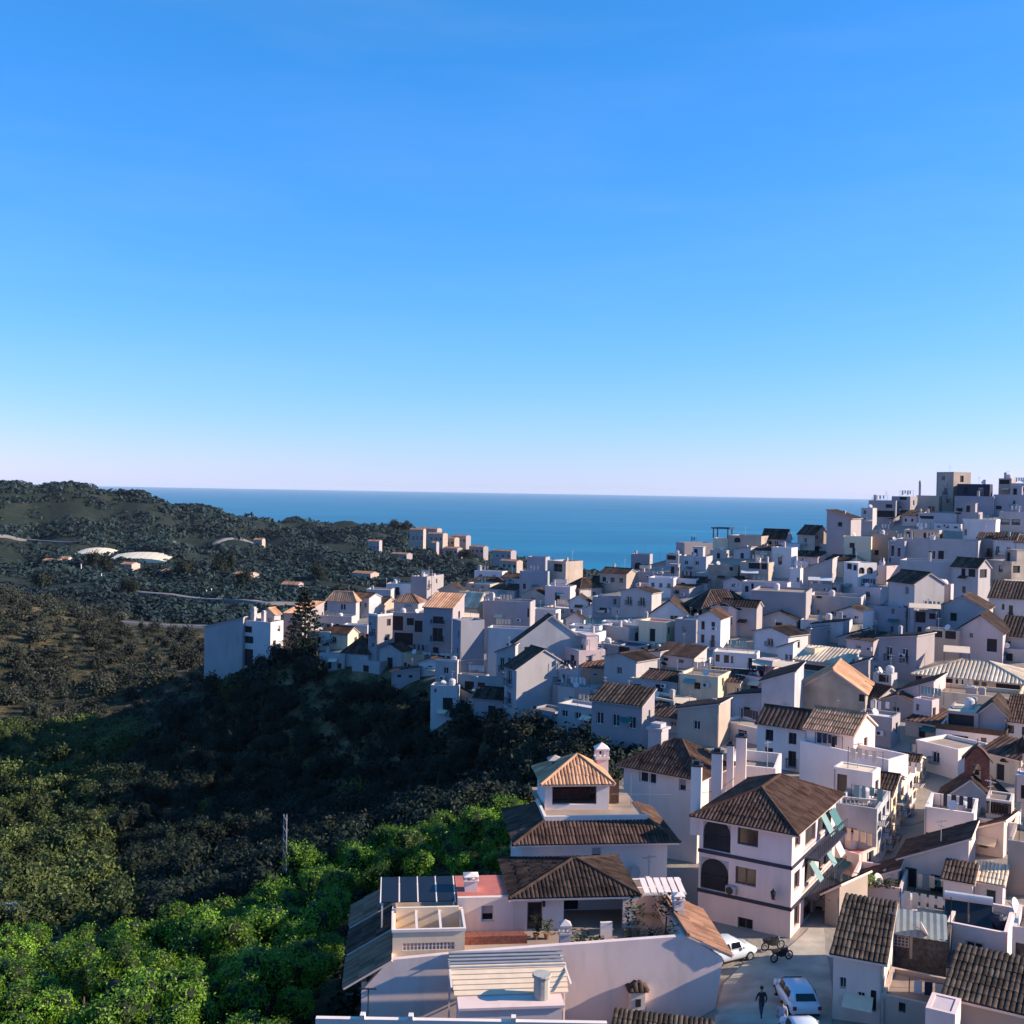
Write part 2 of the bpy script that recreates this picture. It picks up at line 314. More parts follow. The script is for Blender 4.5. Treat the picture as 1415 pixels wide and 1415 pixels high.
M['soil'] = terrain_mat(); M['soil_far'] = terrain_mat(True)
v, f = grid(np.arange(-180, 221, 2.5), np.arange(15, 426, 2.5))
VILLAGE = [(430,885),(470,840),(560,800),(650,790),(720,785),(880,785),(940,752),(1100,740),(1190,708),(1260,688),(1300,650),(1600,630),(1600,1600),(960,1600),(960,1330),(700,1240),(720,1130),(870,1060),(860,1030),(740,1022),(650,988),(600,930),(540,912),(440,898)]
def in_poly(px, py, poly):
    poly = np.array(poly); x, y = poly[:, 0], poly[:, 1]; x2, y2 = np.roll(x, -1), np.roll(y, -1); c = np.zeros(len(px), bool)
    for i in range(len(x)):
        t = ((y[i] > py) != (y2[i] > py)) & (px < (x2[i] - x[i]) * (py - y[i]) / (y2[i] - y[i] + 1e-9) + x[i]); c ^= t
    return c
te = np_mesh('terrain', v, f, [M['soil']])
ax, ay = proj(v); te.attributes.new('paved', 'FLOAT', 'POINT').data.foreach_set('value', in_poly(ax, ay, VILLAGE).astype(np.float32))
TERRAIN = tag(link('terrain', te), kind='structure')
v, f = grid(np.arange(-2600, 2601, 13.0), np.arange(-59, 3501, 13.0))
c = v[f].mean(1); keep = ~((c[:, 0] > -170) & (c[:, 0] < 210) & (c[:, 1] > 25) & (c[:, 1] < 415)); v[:, 2] -= 0.35 * ((np.abs(v[:, 0] - 20) < 225) & (v[:, 1] > 5) & (v[:, 1] < 440))
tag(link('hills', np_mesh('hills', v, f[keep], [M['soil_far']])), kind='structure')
# sea
def sea_mat():
    m = bpy.data.materials.new('sea_water'); m.use_nodes = True; nt = m.node_tree; L = nt.links; b = nt.nodes['Principled BSDF']
    b.inputs['Roughness'].default_value = 0.45; b.inputs['Specular IOR Level'].default_value = 0.12; b.inputs['IOR'].default_value = 1.33
    g = nd(nt, 'ShaderNodeNewGeometry')
    mp = nd(nt, 'ShaderNodeVectorMath', operation='MULTIPLY'); mp.inputs[1].default_value = (0.0006, 0.0022, 1)
    L.new(g.outputs['Position'], mp.inputs[0])
    n = nd(nt, 'ShaderNodeTexNoise'); n.inputs['Scale'].default_value = 1.0; n.inputs['Detail'].default_value = 8; n.inputs['Roughness'].default_value = 0.65
    L.new(mp.outputs[0], n.inputs['Vector'])
    r = nd(nt, 'ShaderNodeValToRGB'); e = r.color_ramp.elements
    e[0].position = 0.3; e[0].color = (0.002, 0.108, 0.20, 1); e[1].position = 0.70; e[1].color = (0.007, 0.20, 0.31, 1)
    L.new(n.outputs['Fac'], r.inputs['Fac']); L.new(r.outputs['Color'], b.inputs['Base Color'])
    n2 = nd(nt, 'ShaderNodeTexNoise'); n2.inputs['Scale'].default_value = 0.02; n2.inputs['Detail'].default_value = 8
    L.new(g.outputs['Position'], n2.inputs['Vector'])
    bp = nd(nt, 'ShaderNodeBump'); bp.inputs['Strength'].default_value = 0.5; bp.inputs['Distance'].default_value = 4.0
    L.new(n2.outputs['Fac'], bp.inputs['Height']); L.new(bp.outputs['Normal'], b.inputs['Normal'])
    return m
SEA_Z = -180.0
mb = MB(); xs = np.linspace(-60000, 60000, 41); ys = np.concatenate([np.linspace(1500, 6000, 10), np.linspace(9000, 60000, 12)])
X, Y = np.meshgrid(xs, ys); idx = np.arange(X.size).reshape(X.shape)
f = np.stack([idx[:-1, :-1].ravel(), idx[:-1, 1:].ravel(), idx[1:, 1:].ravel(), idx[1:, :-1].ravel()], 1)
tag(link('sea', np_mesh('sea', np.column_stack([X.ravel(), Y.ravel(), np.full(X.size, SEA_Z)]), f, [sea_mat()])), kind='structure')

# sea haze: a closed box of thin air round the whole place
mb = MB(); mb.box(-61500, 61500, -400, 61500, -212, 48)
hz_m = bpy.data.materials.new('haze_air'); hz_m.use_nodes = True; nt = hz_m.node_tree; nt.nodes.clear()
vo = nt.nodes.new('ShaderNodeVolumePrincipled'); vo.inputs['Color'].default_value = (0.80, 0.88, 1.0, 1); vo.inputs['Density'].default_value = 1.25e-5
nt.links.new(vo.outputs[0], nt.nodes.new('ShaderNodeOutputMaterial').inputs['Volume'])
tag(mb.obj('haze', hz_m), kind='stuff')

# ------------------------------------------------------------------ roofs
def clip_v(p2, u):
    vs = []
    k = len(p2)
    for i in range(k):
        (a, b), (c, d) = p2[i], p2[(i + 1) % k]
        if (a - u) * (c - u) <= 0 and abs(a - c) > 1e-9: vs.append(b + (d - b) * (u - a) / (c - a))
    return (min(vs), max(vs)) if len(vs) >= 2 else None
def tile_strips(mb, poly, pitch, amp, course=0.0, m=0, jit=0.0):
    """barrel tiles laid up a slope; poly[0] to poly[1] is the eave, seen from outside from its left to its right end"""
    poly = [Vector(p) for p in poly]; u = (poly[1] - poly[0]).normalized(); n = u.cross(poly[-1] - poly[0]).normalized(); vv = n.cross(u)
    o = poly[0]; p2 = [((p - o).dot(u), (p - o).dot(vv)) for p in poly]
    lo = min(a for a, _ in p2); hi = max(a for a, _ in p2); k = max(1, int(round((hi - lo) / pitch))); pw = (hi - lo) / k
    prof = ((-0.5, 0.0), (-0.26, 0.8), (0.0, 1.0), (0.26, 0.8), (0.5, 0.0)) if course else ((-0.5, 0.0), (-0.18, 1.0), (0.18, 1.0), (0.5, 0.0))
    for i in range(k):
        uc = lo + (i + 0.5) * pw; r = clip_v(p2, uc)
        if not r or r[1] - r[0] < 0.1: continue
        v0, v1 = r; ns = max(1, int(round((v1 - v0) / course))) if course else 1
        for j in range(ns):
            a = v0 + (v1 - v0) * j / ns; b = v0 + (v1 - v0) * (j + 1) / ns + (0.05 if course else 0)
            l0 = (0.022 if course else 0.0) + random.uniform(0, jit); l1 = 0.0
            q = random.uniform(-jit, jit)
            A = [o + u * (uc + q + x * pw) + vv * a + n * (0.02 + l0 + h * amp) for x, h in prof]
            B = [o + u * (uc + q + x * pw * 0.9) + vv * b + n * (0.02 + l1 + h * amp) for x, h in prof]
            base = len(mb.v); kk = len(prof); mb.v += [tuple(p) for p in A + B]
            for t in range(kk - 1): mb.f.append((base + t, base + t + 1, base + kk + t + 1, base + kk + t)); mb.m.append(m)
            mb.f.append(tuple(range(base, base + kk))[::-1]); mb.m.append(m)
def roof_geo(kind, w, d, h, r, o=0.35, g=0.2):
    """slopes (eave first), ridge lines and gable pieces of a roof over a w x d body whose walls end at h"""
    V = Vector; S = []; ridges = []; gab = []
    if kind == 'gu':
        k = r / (d / 2); e = h - k * o
        S = [[(-g,-o,e),(w+g,-o,e),(w+g,d/2,h+r),(-g,d/2,h+r)], [(w+g,d+o,e),(-g,d+o,e),(-g,d/2,h+r),(w+g,d/2,h+r)]]
        ridges = [((-g,d/2,h+r),(w+g,d/2,h+r))]; gab = [[(0,d,h),(0,0,h),(0,d/2,h+r)], [(w,0,h),(w,d,h),(w,d/2,h+r)]]
    elif kind == 'gv':
        k = r / (w / 2); e = h - k * o
        S = [[(-o,d+g,e),(-o,-g,e),(w/2,-g,h+r),(w/2,d+g,h+r)], [(w+o,-g,e),(w+o,d+g,e),(w/2,d+g,h+r),(w/2,-g,h+r)]]
        ridges = [((w/2,-g,h+r),(w/2,d+g,h+r))]; gab = [[(0,0,h),(w,0,h),(w/2,0,h+r)], [(w,d,h),(0,d,h),(w/2,d,h+r)]]
    elif kind == 'hip':
        s = min(w, d) / 2; k = r / s; e = h - k * o
        a, b = ((s, d/2), (w - s, d/2)) if w >= d else ((w/2, s), (w/2, d - s))
        A = (a[0], a[1], h + r); B = (b[0], b[1], h + r); c0, c1, c2, c3 = (-o,-o,e), (w+o,-o,e), (w+o,d+o,e), (-o,d+o,e)
        if w >= d: S = [[c0, c1, B, A], [c1, c2, B], [c2, c3, A, B], [c3, c0, A]]; ridges = [(A,B),(c0,A),(c1,B),(c2,B),(c3,A)]
        else: S = [[c0, c1, A], [c1, c2, B, A], [c2, c3, B], [c3, c0, A, B]]; ridges = [(A,B),(c0,A),(c1,A),(c2,B),(c3,B)]
    elif kind == 'sf':
        k = r / d; S = [[(-g,-o,h-k*o),(w+g,-o,h-k*o),(w+g,d+g,h+r+k*g),(-g,d+g,h+r+k*g)]]
        gab = [[(0,d,h),(0,0,h),(0,d,h+r)], [(w,0,h),(w,d,h),(w,d,h+r)], [(w,d,h),(0,d,h),(0,d,h+r),(w,d,h+r)]]
    elif kind == 'sb':
        k = r / d; S = [[(w+g,d+o,h-k*o),(-g,d+o,h-k*o),(-g,-g,h+r+k*g),(w+g,-g,h+r+k*g)]]
        gab = [[(0,d,h),(0,0,h),(0,0,h+r)], [(w,0,h),(w,d,h),(w,0,h+r)], [(0,0,h),(w,0,h),(w,0,h+r),(0,0,h+r)]]
    elif kind == 'sl':
        k = r / w; S = [[(-o,d+g,h-k*o),(-o,-g,h-k*o),(w+g,-g,h+r+k*g),(w+g,d+g,h+r+k*g)]]
        gab = [[(0,0,h),(w,0,h),(w,0,h+r)], [(w,d,h),(0,d,h),(w,d,h+r)], [(w,0,h),(w,d,h),(w,d,h+r),(w,0,h+r)]]
    elif kind == 'sr':
        k = r / w; S = [[(w+o,-g,h-k*o),(w+o,d+g,h-k*o),(-g,d+g,h+r+k*g),(-g,-g,h+r+k*g)]]
        gab = [[(0,0,h),(w,0,h),(0,0,h+r)], [(w,d,h),(0,d,h),(0,d,h+r)], [(0,d,h),(0,0,h),(0,0,h+r),(0,d,h+r)]]
    return S, ridges, gab
def add_roof(root, S, ridges, tmat, fine, soffit='white', th=0.14, name='roof', pitch=None):
    mb = MB()
    for p in S:
        n = (Vector(p[1]) - Vector(p[0])).cross(Vector(p[-1]) - Vector(p[0])).normalized()
        k0 = len(mb.m); mb.prism([Vector(q) for q in p], -n * th); mb.m[k0] = 1
    rf = mb.obj(name, [M[soffit], M[tmat]], root)
    tb = MB()
    for p in S: tile_strips(tb, p, pitch or (0.27 if fine else 0.5), 0.07 if fine else 0.09, 0.95 if fine else 0, jit=0.022 if fine else 0)
    for a, b in ridges: tb.bar(Vector(a) + Vector((0, 0, 0.05)), Vector(b) + Vector((0, 0, 0.05)), 0.13 if fine else 0.15, n=6)
    tag(tb.obj('roof_tiles', M[tmat], rf), kind='stuff')
    return rf

# ------------------------------------------------------------------ shared small parts (1 x 1 openings, stretched to fit)
def unit_window(kind):
    mb = MB(); fm = 0; gm = 1
    t = 0.09
    mb.box(0, t, 0, 0.05, 0, 1, fm); mb.box(1-t, 1, 0, 0.05, 0, 1, fm); mb.box(t, 1-t, 0, 0.05, 0, 0.07, fm); mb.box(t, 1-t, 0, 0.05, 0.93, 1, fm)
    if kind in ('w', 'b'): mb.box(0.46, 0.54, 0.002, 0.05, 0.07, 0.93, fm)
    if kind == 's': mb.box(t, 1-t, 0.012, 0.05, 0.45, 0.93, 2)
    pn = MB(); pn.box(t, 1-t, 0.025, 0.045, 0.07, 0.93, 0)
    return mb, pn
UW = {}
for fr in ('frame_w', 'frame_b'):
    for k in ('w', 'd', 's'):
        a, b = unit_window(k)
        far = MB(); far.v = list(a.v); far.f = list(a.f); far.m = list(a.m); far.box(0.09, 0.91, 0.025, 0.045, 0.07, 0.93, 1)
        UW[fr, k] = (far.mesh('window', [M[fr], M['glass'], M['shutter']]), a.mesh('window', [M[fr], M['glass'], M['shutter']]), b.mesh('pane', [M['glass']]))
mb = MB(); mb.box(0, 1, 0.02, 0.06, 0, 1); VOID = mb.mesh('opening', [M['void']])  # flat panel painted dark for the shade inside an opening
def arch_mesh(col):
    mb = MB(); N = 8
    pts = [(0.5 - 0.5 * math.cos(math.pi * i / N), 0.55 + 0.45 * math.sin(math.pi * i / N)) for i in range(N + 1)]
    for i in range(N):
        (a, b), (c, d) = pts[i], pts[i + 1]
        mb.quad((a,0,b), (c,0,d), (c,0,1), (a,0,1)); mb.quad((a,0,b), (a,.2,b), (c,.2,d), (c,0,d))
    return mb.mesh('arch_spandrel', [M[col]])
ARCH = {k: arch_mesh(k) for k in ('white', 'white2', 'lilac', 'tan', 'cream', 'blue', 'grey', 'pink')}
def rail_mesh(nb, mats, slab=True):
    mb = MB()
    if slab: mb.box(-0.12, 1.12, -0.62, 0.0, -0.12, 0.0, 1)
    for (a, b) in (((-.1,-.58),(1.1,-.58)), ((-.1,-.58),(-.1,0)), ((1.1,-.58),(1.1,0))):
        mb.box(min(a[0],b[0])-.012, max(a[0],b[0])+.012, min(a[1],b[1])-.02, max(a[1],b[1]), 0.93, 1.0, 0)
    for i in range(nb): x = -.1 + 1.2 * i / (nb - 1); mb.box(x-.012, x+.012, -.59, -.57, 0, .93, 0)
    for sx in (-.1, 1.1):
        for i in range(3): y = -.43 + i * .16; mb.box(sx-.012, sx+.012, y-.01, y+.01, 0, .93, 0)
    return mb.mesh('balcony', mats)
BAL = rail_mesh(9, [M['iron'], M['white']])
mb = MB(); mb.box(-.5, .5, -.5, .5, 0, .84); mb.box(-.62, .62, -.62, .62, .84, .9); mb.box(-.38, .38, -.38, .38, .9, 1.0)
CHIM = {k: None for k in ('white', 'tan', 'cream')}
for k in CHIM: CHIM[k] = mb.mesh('chimney', [M[k]])
mb = MB(); mb.bar((0,0,0), (0,0,1), .028, n=4); mb.bar((-.45,0,.92), (.45,0,.92), .012, n=4)
for i in range(5): mb.bar((-.4+.2*i,-.16,.92), (-.4+.2*i,.16,.92), .01, n=3)
mb.bar((0,-.3,.78), (0,.3,.78), .01, n=3); ANT = mb.mesh('antenna', [M['metal']])
mb = MB(); mb.lathe([(0.01,.0),(.2,.03),(.36,.1),(.45,.19)], n=12); mb.bar((0,0,.05),(0,.0,.4),.015,n=4); mb.bar((0,.0,-.02),(0,.45,-.35),.03,n=4)
DISH = mb.mesh('satellite_dish', [M['white2']])

mb = MB(); mb.lathe([(.5,0),(.55,.5),(.55,1.0),(.3,1.2)], n=12); TANK = mb.mesh('rooftop_tank', [M['white2']])
BX = []
def house(name, label, x0, xc, x1, yt, yb, Y, th, roof='flat', col='white', wins=(), r=1.6, tm='tile_dark', d=None, par=0.8, deck='deck', cat='house', fine=None, frame=None,
          ch=(), ant=None, group=None, bal=(), auto=None, chcol='white', drop=2.5, bands=(), gcol=None, o=0.35, th_r=0.14, soff='white'):
    """a house by the pixels of its two visible faces (left face x0..xc, right face xc..x1), wall top yt, visible foot yb, metres ahead Y and turn th"""
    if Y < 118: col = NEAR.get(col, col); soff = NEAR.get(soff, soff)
    phi = math.atan((xc - SZ / 2) / F); cp = math.cos(phi); t = R_(max(th, 1)); fine = (Y < 118) if fine is None else fine
    sh = Y * cp / F; sv = Y / F
    w = (xc - x0) * sh / math.cos(t)
    dd = d if d else ((x1 - xc) * sh / math.sin(t) if x1 > xc else min(w, 9.0))
    al = -t - phi
    X = Vector((math.cos(al), math.sin(al), 0)); Yd = Vector((-math.sin(al), math.cos(al), 0))
    near = P(xc, yt, Y); top = near.z; zv = P(xc, yb, Y).z
    org = near - X * w; org.z = 0
    cor = [org, org + X * w, org + X * w + Yd * dd, org + Yd * dd]
    g = hts([(c.x, c.y) for c in cor]); zb = min(float(g.min()) - 0.3, zv) ; zb = max(zb, zv - drop * 4); H = top - zb
    root = thing(name, label, cat, (org.x, org.y, zb), al, group)
    BX.append((label, (x0 + x1) / 2, (yt + yb) / 2))
    # openings given in pixels of the photograph
    LH, RH, parts = [], [], []
    fl = list(wins)
    if auto:
        nl, nr_ = auto; rr = random.Random(hash((x0, yt)) & 0xffff); nf = max(1, int((zv and (top - zv)) / 2.8))
        for face, n, a, b in (('L', nl, x0, xc), ('R', nr_, xc, x1)):
            for i in range(n):
                for j in range(nf):
                    if rr.random() < 0.2: continue
                    cx = a + (b - a) * (i + 0.5 + rr.uniform(-.15, .15)) / n; k = rr.choice('wwsbd'); hh = 1.15 if k in 'ws' else 2.0
                    ww = (0.95 if k in 'ws' else 0.9) / sh * (math.cos(t) if face == 'L' else math.sin(t))
                    cyy = yt + (0.75 + 2.8 * j + (0 if k in 'ws' else -.1)) / sv + (par / sv if roof == 'flat' else 0) * 0.4
                    fl.append((cx - ww / 2, cyy, ww, hh / sv, k))
    rq = random.Random(int(x0 * 13 + yt * 5)); plain = cat == 'house' and 57 < Y < 290; blank = 'blank' in label or 'plain' in label or 'parapet box' in label or 'gable house' in label
    wl_, wr_ = [q for q in fl if q[0] + q[2] / 2 < xc], [q for q in fl if q[0] + q[2] / 2 >= xc]
    for face, have, a, b, fw in (('L', wl_, x0, xc, w), ('R', wr_, xc, x1, dd)):
        if plain and not blank and not have and b - a > 9 and rq.random() < .92:
            nfl = max(1, min(3, int((top - zv) / 2.9)))
            for i in range(max(1, int(fw / 3.2))):
                for j in range(nfl):
                    if rq.random() < .32: continue
                    k = rq.choice('wwsbbo'); mw, mh = (.95, 1.25) if k != 'b' else (1.05, 2.1)
                    fl.append((a + (b - a) * ((i + .5 + rq.uniform(-.25, .25)) / max(1, int(fw / 3.2))) - mw / fw * (b - a) / 2, yt + (.9 + 2.8 * j) / sv, mw / fw * (b - a), mh / sv, k))
    for q in fl:
        px, py, pw, ph = q[:4]; k = q[4] if len(q) > 4 else 'w'
        if px + pw / 2 < xc: u = (px - x0) / (xc - x0) * w; uw = pw / (xc - x0) * w; L = LH; W_ = w
        else: u = (px - xc) / max(1, x1 - xc) * dd; uw = pw / max(1, x1 - xc) * dd; L = RH; W_ = dd
        v = H - (py + ph - yt) * sv; vh = ph * sv
        if u < .1: uw -= .1 - u; u = .1
        uw = min(uw, W_ - .12 - u); v = max(v, .1)
        if uw < .25 or vh < .25 or v + vh > H - .08: vh = min(vh, H - .1 - v)
        if uw < .25 or vh < .25: continue
        if any(u < a[0] + a[2] and a[0] < u + uw and v < a[1] + a[3] and a[1] < v + vh for a in L): continue
        L.append((u, v, uw, vh)); parts.append((L is LH, u, v, uw, vh, k))
    mb = MB()
    flat = roof == 'flat'
    for hl, oo, xd, Wd in ((LH, (0,0,0), (1,0), w), (RH, (w,0,0), (0,1), dd), ((), (w,dd,0), (-1,0), w), ((), (0,dd,0), (0,-1), dd)):
        mb.wall(oo, xd, Wd, H, hl, 0.24)
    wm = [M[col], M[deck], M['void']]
    if flat:
        tk = 0.22; zd = H - par
        o4 = [(0,0),(w,0),(w,dd),(0,dd)]; i4 = [(tk,tk),(w-tk,tk),(w-tk,dd-tk),(tk,dd-tk)]
        for i in range(4):
            j = (i + 1) % 4
            mb.quad((*o4[i],H), (*o4[j],H), (*i4[j],H), (*i4[i],H)); mb.quad((*i4[i],H), (*i4[j],H), (*i4[j],zd), (*i4[i],zd))
        mb.quad(*[(a, b, zd) for a, b in i4], m=1)
    else:
        S, ridges, gab = roof_geo(roof, w, dd, H, r, o)
        for p in gab: mb.poly([(a, b, c - 0.01) for a, b, c in p])
        mb.quad((0,0,H-.02), (w,0,H-.02), (w,dd,H-.02), (0,dd,H-.02), 2)
    wl = mb.obj('wall', wm, root)
    if not flat: add_roof(root, S, ridges, tm, fine, soff, th_r)
    fr = frame or ('frame_w' if (int(x0) % 3) else 'frame_b')
    for isL, u, v, uw, vh, k in parts:
        loc, rot = ((u, 0.17, v), (0, 0, 0)) if isL else ((w - 0.17, u, v), (0, 0, math.pi / 2))
        if k == 'a':
            link('opening', VOID, root, loc, rot, (uw, 1, vh)); l2 = (u, .004, v) if isL else (w - .004, u, v)
            link('arch_spandrel', ARCH.get(col, ARCH['white']), root, l2, rot, (uw, 1, vh)); continue
        if k == 'o': link('opening', VOID, root, loc, rot, (uw, 1, vh)); continue
        nm = 'door' if k == 'd' else 'window'; kk = {'b': 'w', 'w': 'w', 'd': 'd', 's': 's'}.get(k, 'w')
        if fine:
            a = link(nm, UW[fr, kk][1], root, loc, rot, (uw, 1, vh)); link('pane', UW[fr, kk][2], a)
        else: link(nm, UW[fr, kk][0], root, loc, rot, (uw, 1, vh))
        if k == 'b':
            bl, br = ((u, 0.0, v), rot) if isL else ((w, u, v), rot)
            link('balcony', BAL, root, bl, br, (uw, 1, min(1.0, vh * .55)))
    for (z0, z1, p) in bands:       # string courses: pixel rows
        b = MB(); za = H - (z1 - yt) * sv; zc = H - (z0 - yt) * sv; e = 0.06
        b.box(-e, w + e, -e, 0.0, za, zc); b.box(w, w + e, 0.0, dd, za, zc); b.obj('string_course', M[p], root)
    rr = random.Random(int(x0 * 7 + yt * 3))
    for (px, py, cw) in ch:         # chimneys: pixel of the top, width in metres
        fu = min(.92, max(.08, (px - x0) / (xc - x0))) ; fv = 0.45
        zt = H + (yt - py) * sv * 1.0; z0 = H - (par if flat else 0.3)
        link('chimney', CHIM.get(chcol, CHIM['white']), root, (fu * w, fv * dd, z0), None, (cw, cw, max(1.0, zt - z0)))
    if (ant is None and rr.random() < .6) or ant:
        link('antenna', ANT, root, (rr.uniform(.2, .8) * w, rr.uniform(.3, .8) * dd, H - (par if flat else -.2)), (0, 0, rr.uniform(0, 3)), (1, 1, rr.uniform(1.8, 3.2)))
    if not ch and rr.random() < .35 and 105 < Y < 300 and cat == 'house':
        link('chimney', CHIM['white'], root, (rr.uniform(.15, .85) * w, rr.uniform(.4, .85) * dd, H - (par if flat else .2)), None, (rr.uniform(.4, .6), rr.uniform(.4, .6), rr.uniform(1.1, 1.8)))
    if flat and rr.random() < .25 and Y < 260 and cat == 'house':
        link('satellite_dish', DISH, root, (rr.uniform(.2, .8) * w, .1, H + .35), (R_(60), 0, rr.uniform(-.8, 2.4)))
    if plain:
        if flat and Y > 105 and rr.random() < .16 and w > 4.5 and dd > 4:     # stair hut on the roof terrace
            u = rr.uniform(.1, .5) * w; sw_ = rr.uniform(1.8, 2.6); hz_ = H - par; m2 = MB()
            m2.wall((u, dd * .45, hz_), (1, 0), sw_, 2.3, [(.3, .05, .8, 1.8)], .2)
            m2.quad((u+sw_,dd*.45,hz_), (u+sw_,dd*.45+2,hz_), (u+sw_,dd*.45+2,hz_+2.3), (u+sw_,dd*.45,hz_+2.3)); m2.quad((u,dd*.45+2,hz_), (u,dd*.45,hz_), (u,dd*.45,hz_+2.3), (u,dd*.45+2,hz_+2.3))
            m2.box(u-.12, u+sw_+.12, dd*.45-.12, dd*.45+2.1, hz_+2.301, hz_+2.42); m2.quad((u,dd*.45+.21,hz_), (u+sw_,dd*.45+.21,hz_), (u+sw_,dd*.45+.21,hz_+2.2), (u,dd*.45+.21,hz_+2.2), 1)
            m2.obj('stair_hut', [M[col], M['void']], root)
        if flat and rr.random() < .22:
            link('rooftop_tank', TANK, root, (rr.uniform(.2, .8) * w, rr.uniform(.4, .8) * dd, H - par), None, None)
        if flat and rr.random() < .45:      # washing on a line
            m2 = MB(); u0 = rr.uniform(.1, .4) * w; y_ = dd * rr.uniform(.25, .5); zz = H - par; n_ = rr.randint(3, 6)
            m2.bar((u0,y_,zz), (u0,y_,zz+1.9), .03, n=4); m2.bar((u0+3,y_,zz), (u0+3,y_,zz+1.9), .03, n=4); m2.bar((u0,y_,zz+1.8), (u0+3,y_,zz+1.8), .012, n=3)
            for i in range(n_): c_ = u0 + .2 + 2.5 * i / n_; m2.box(c_, c_+rr.uniform(.3, .45), y_-.01, y_+.01, zz+rr.uniform(.7, 1.1), zz+1.79, 1)
            m2.obj('washing_line', [M['iron'], M[rr.choice(['navy', 'white2', 'canvas_t', 'canvas'])]], root)
        if rr.random() < .5:
            m2 = MB(); u = rr.choice((.12, w - .12)); m2.bar((u, -.07, 0), (u, -.07, H - .2), .05, n=5); m2.obj('drainpipe', M[rr.choice(['metal', 'white', 'concrete'])], root)
        if rr.random() < .3:
            m2 = MB(); u = rr.uniform(.2, .8) * w; v = H * rr.uniform(.4, .7); m2.box(u, u+.85, -.34, -.005, v, v+.6); m2.bar((u+.3, -.345, v+.3), (u+.3, -.36, v+.3), .22, 1, n=10); m2.obj('air_conditioner', [M['white2'], M['iron']], root)
        if rr.random() < .25:
            m2 = MB(); u = rr.uniform(.1, .6) * w; v = H * rr.uniform(.35, .75); m2.prism([(u, -.9, v), (u+1.6, -.9, v), (u+1.6, -.01, v+.45), (u, -.01, v+.45)], (0, 0, .05)); m2.obj('canopy', M[rr.choice(['canvas', 'tile_dark', 'green', 'canvas_t'])], root)
    root['w'] = w; root['d'] = dd; root['H'] = H
    return root

# ------------------------------------------------------------------ the village: one row per house
def T(label, x0, xc, x1, yt, yb, Y, th=20, roof='flat', col='white', **k):
    return house(k.pop('name', 'house'), label, x0, xc, x1, yt, yb, Y, th, roof, col, **k)
# --- the lone block at the edge of the ravine
T('tall white blank-walled block at the edge of the ravine, beside the pale sunlit wall', 282,336,340, 868,957,215,26,'sl','white',r=2.2,d=9,wins=[(276,0,0,0)],drop=4)
T('white block with one tall sunlit side wall and recessed balconies over the ravine', 334,374,392, 860,928,213,38,'flat','white2',wins=[(337,868,11,9,'o'),(337,882,13,10,'o'),(337,900,13,24,'o')],ch=[(342,842,.9),(356,846,.7)],deck='white2',drop=4)
T('little gabled rooftop hut on the block over the ravine', 363,379,388, 848,862,217,40,'gv','white',r=1.0,tm='tile_straw',ant=False)
T('lilac house behind the tiered pine with a pale terracotta roof', 392,418,424, 848,898,222,30,'sf','lilac',r=1.6,tm='tile_straw',d=9)
# --- left end of the village
T('white house under a bright orange tiled roof left of the terraces', 452,492,497, 829,855,236,20,'hip','white',r=1.6,tm='tile_straw',wins=[(470,835,8,9)])
T('long white wall house with terrace under the orange tiled roof', 430,486,494, 852,895,226,20,'flat','white',wins=[(463,862,6,14,'d'),(447,872,8,9,'o'),(455,872,6,9,'o')])
T('small white terrace house between the long wall and the open arcade block', 474,508,513, 864,890,213,16,'flat','white2',wins=[(487,851,8,8)])
T('low white house with two little windows above the dark slope', 441,477,481, 904,943,200,18,'flat','white',wins=[(453,916,5,9),(466,917,6,8)],par=.4)
T('low white house with a broad dark gable roof above the dark slope', 474,509,519, 902,936,199,28,'hip','white',r=2.6,tm='tile_dark',d=8,wins=[(511,914,6,21,'d')])
T('narrow tall house with stacked windows left of the open arcades', 509,522,543, 850,936,198,50,'flat','lilac',wins=[(513,869,5,12,'b'),(514,889,4,7),(511,862,3,4),(516,893,4,6)],bands=[(849,852,'white2')])
T('open arcaded block with deep dark balconies beside the narrow tall house', 538,586,590, 848,938,203,18,'flat','lilac',wins=[(541,853,16,20,'o'),(562,855,10,10,'o'),(573,858,11,16,'o'),(545,876,26,17,'o'),(542,900,6,22,'o'),(550,903,9,25,'o')],par=.5)
T('ochre basement block with three tiny windows at the foot of the terraces', 555,586,594, 905,943,190,28,'flat','ochre',wins=[(558,918,4,6,'o'),(563,920,4,6,'o'),(570,921,4,6,'o')],par=.2)
T('tall lilac house with straw coloured roof and three stacked balconies', 585,626,637, 840,925,190,20,'sf','lilac',r=1.9,tm='tile_straw',d=6,wins=[(598,853,15,10,'b'),(598,869,14,19,'b'),(599,896,8,14,'b'),(609,904,14,7,'o')],ch=[(560,790,0.1)],ant=False,bands=[(904,907,'white2')])
T('white low house under the stacked balconies with one square window', 602,632,637, 914,958,180,14,'flat','white',wins=[(613,923,7,9),(607,945,14,6,'o')],bands=[(912,915,'white2')],par=.4)
T('lowest white house on the slope edge with a dark arch', 595,634,638, 948,985,173,10,'flat','white2',wins=[(600,953,3,6),(612,965,14,18,'o')],par=.3)
T('tall bluish blank house right of the three stacked balconies', 625,637,670, 858,955,181,66,'flat','blue',wins=[(633,873,2,10),(632,897,2,8),(626,928,3,12,'w'),(630,930,3,12,'w')],bands=[(912,914,'white')],par=.6)
T('dark recessed base house below the tall bluish house', 632,672,676, 934,972,174,16,'flat','white',wins=[(642,943,13,12,'o'),(660,945,8,8,'o')],par=.3)
T('wide lilac blank-walled house behind the tall bluish one', 668,733,740, 832,872,196,12,'flat','lilac',wins=[(729,841,4,12,'o')],ch=[(675,822,.8)])
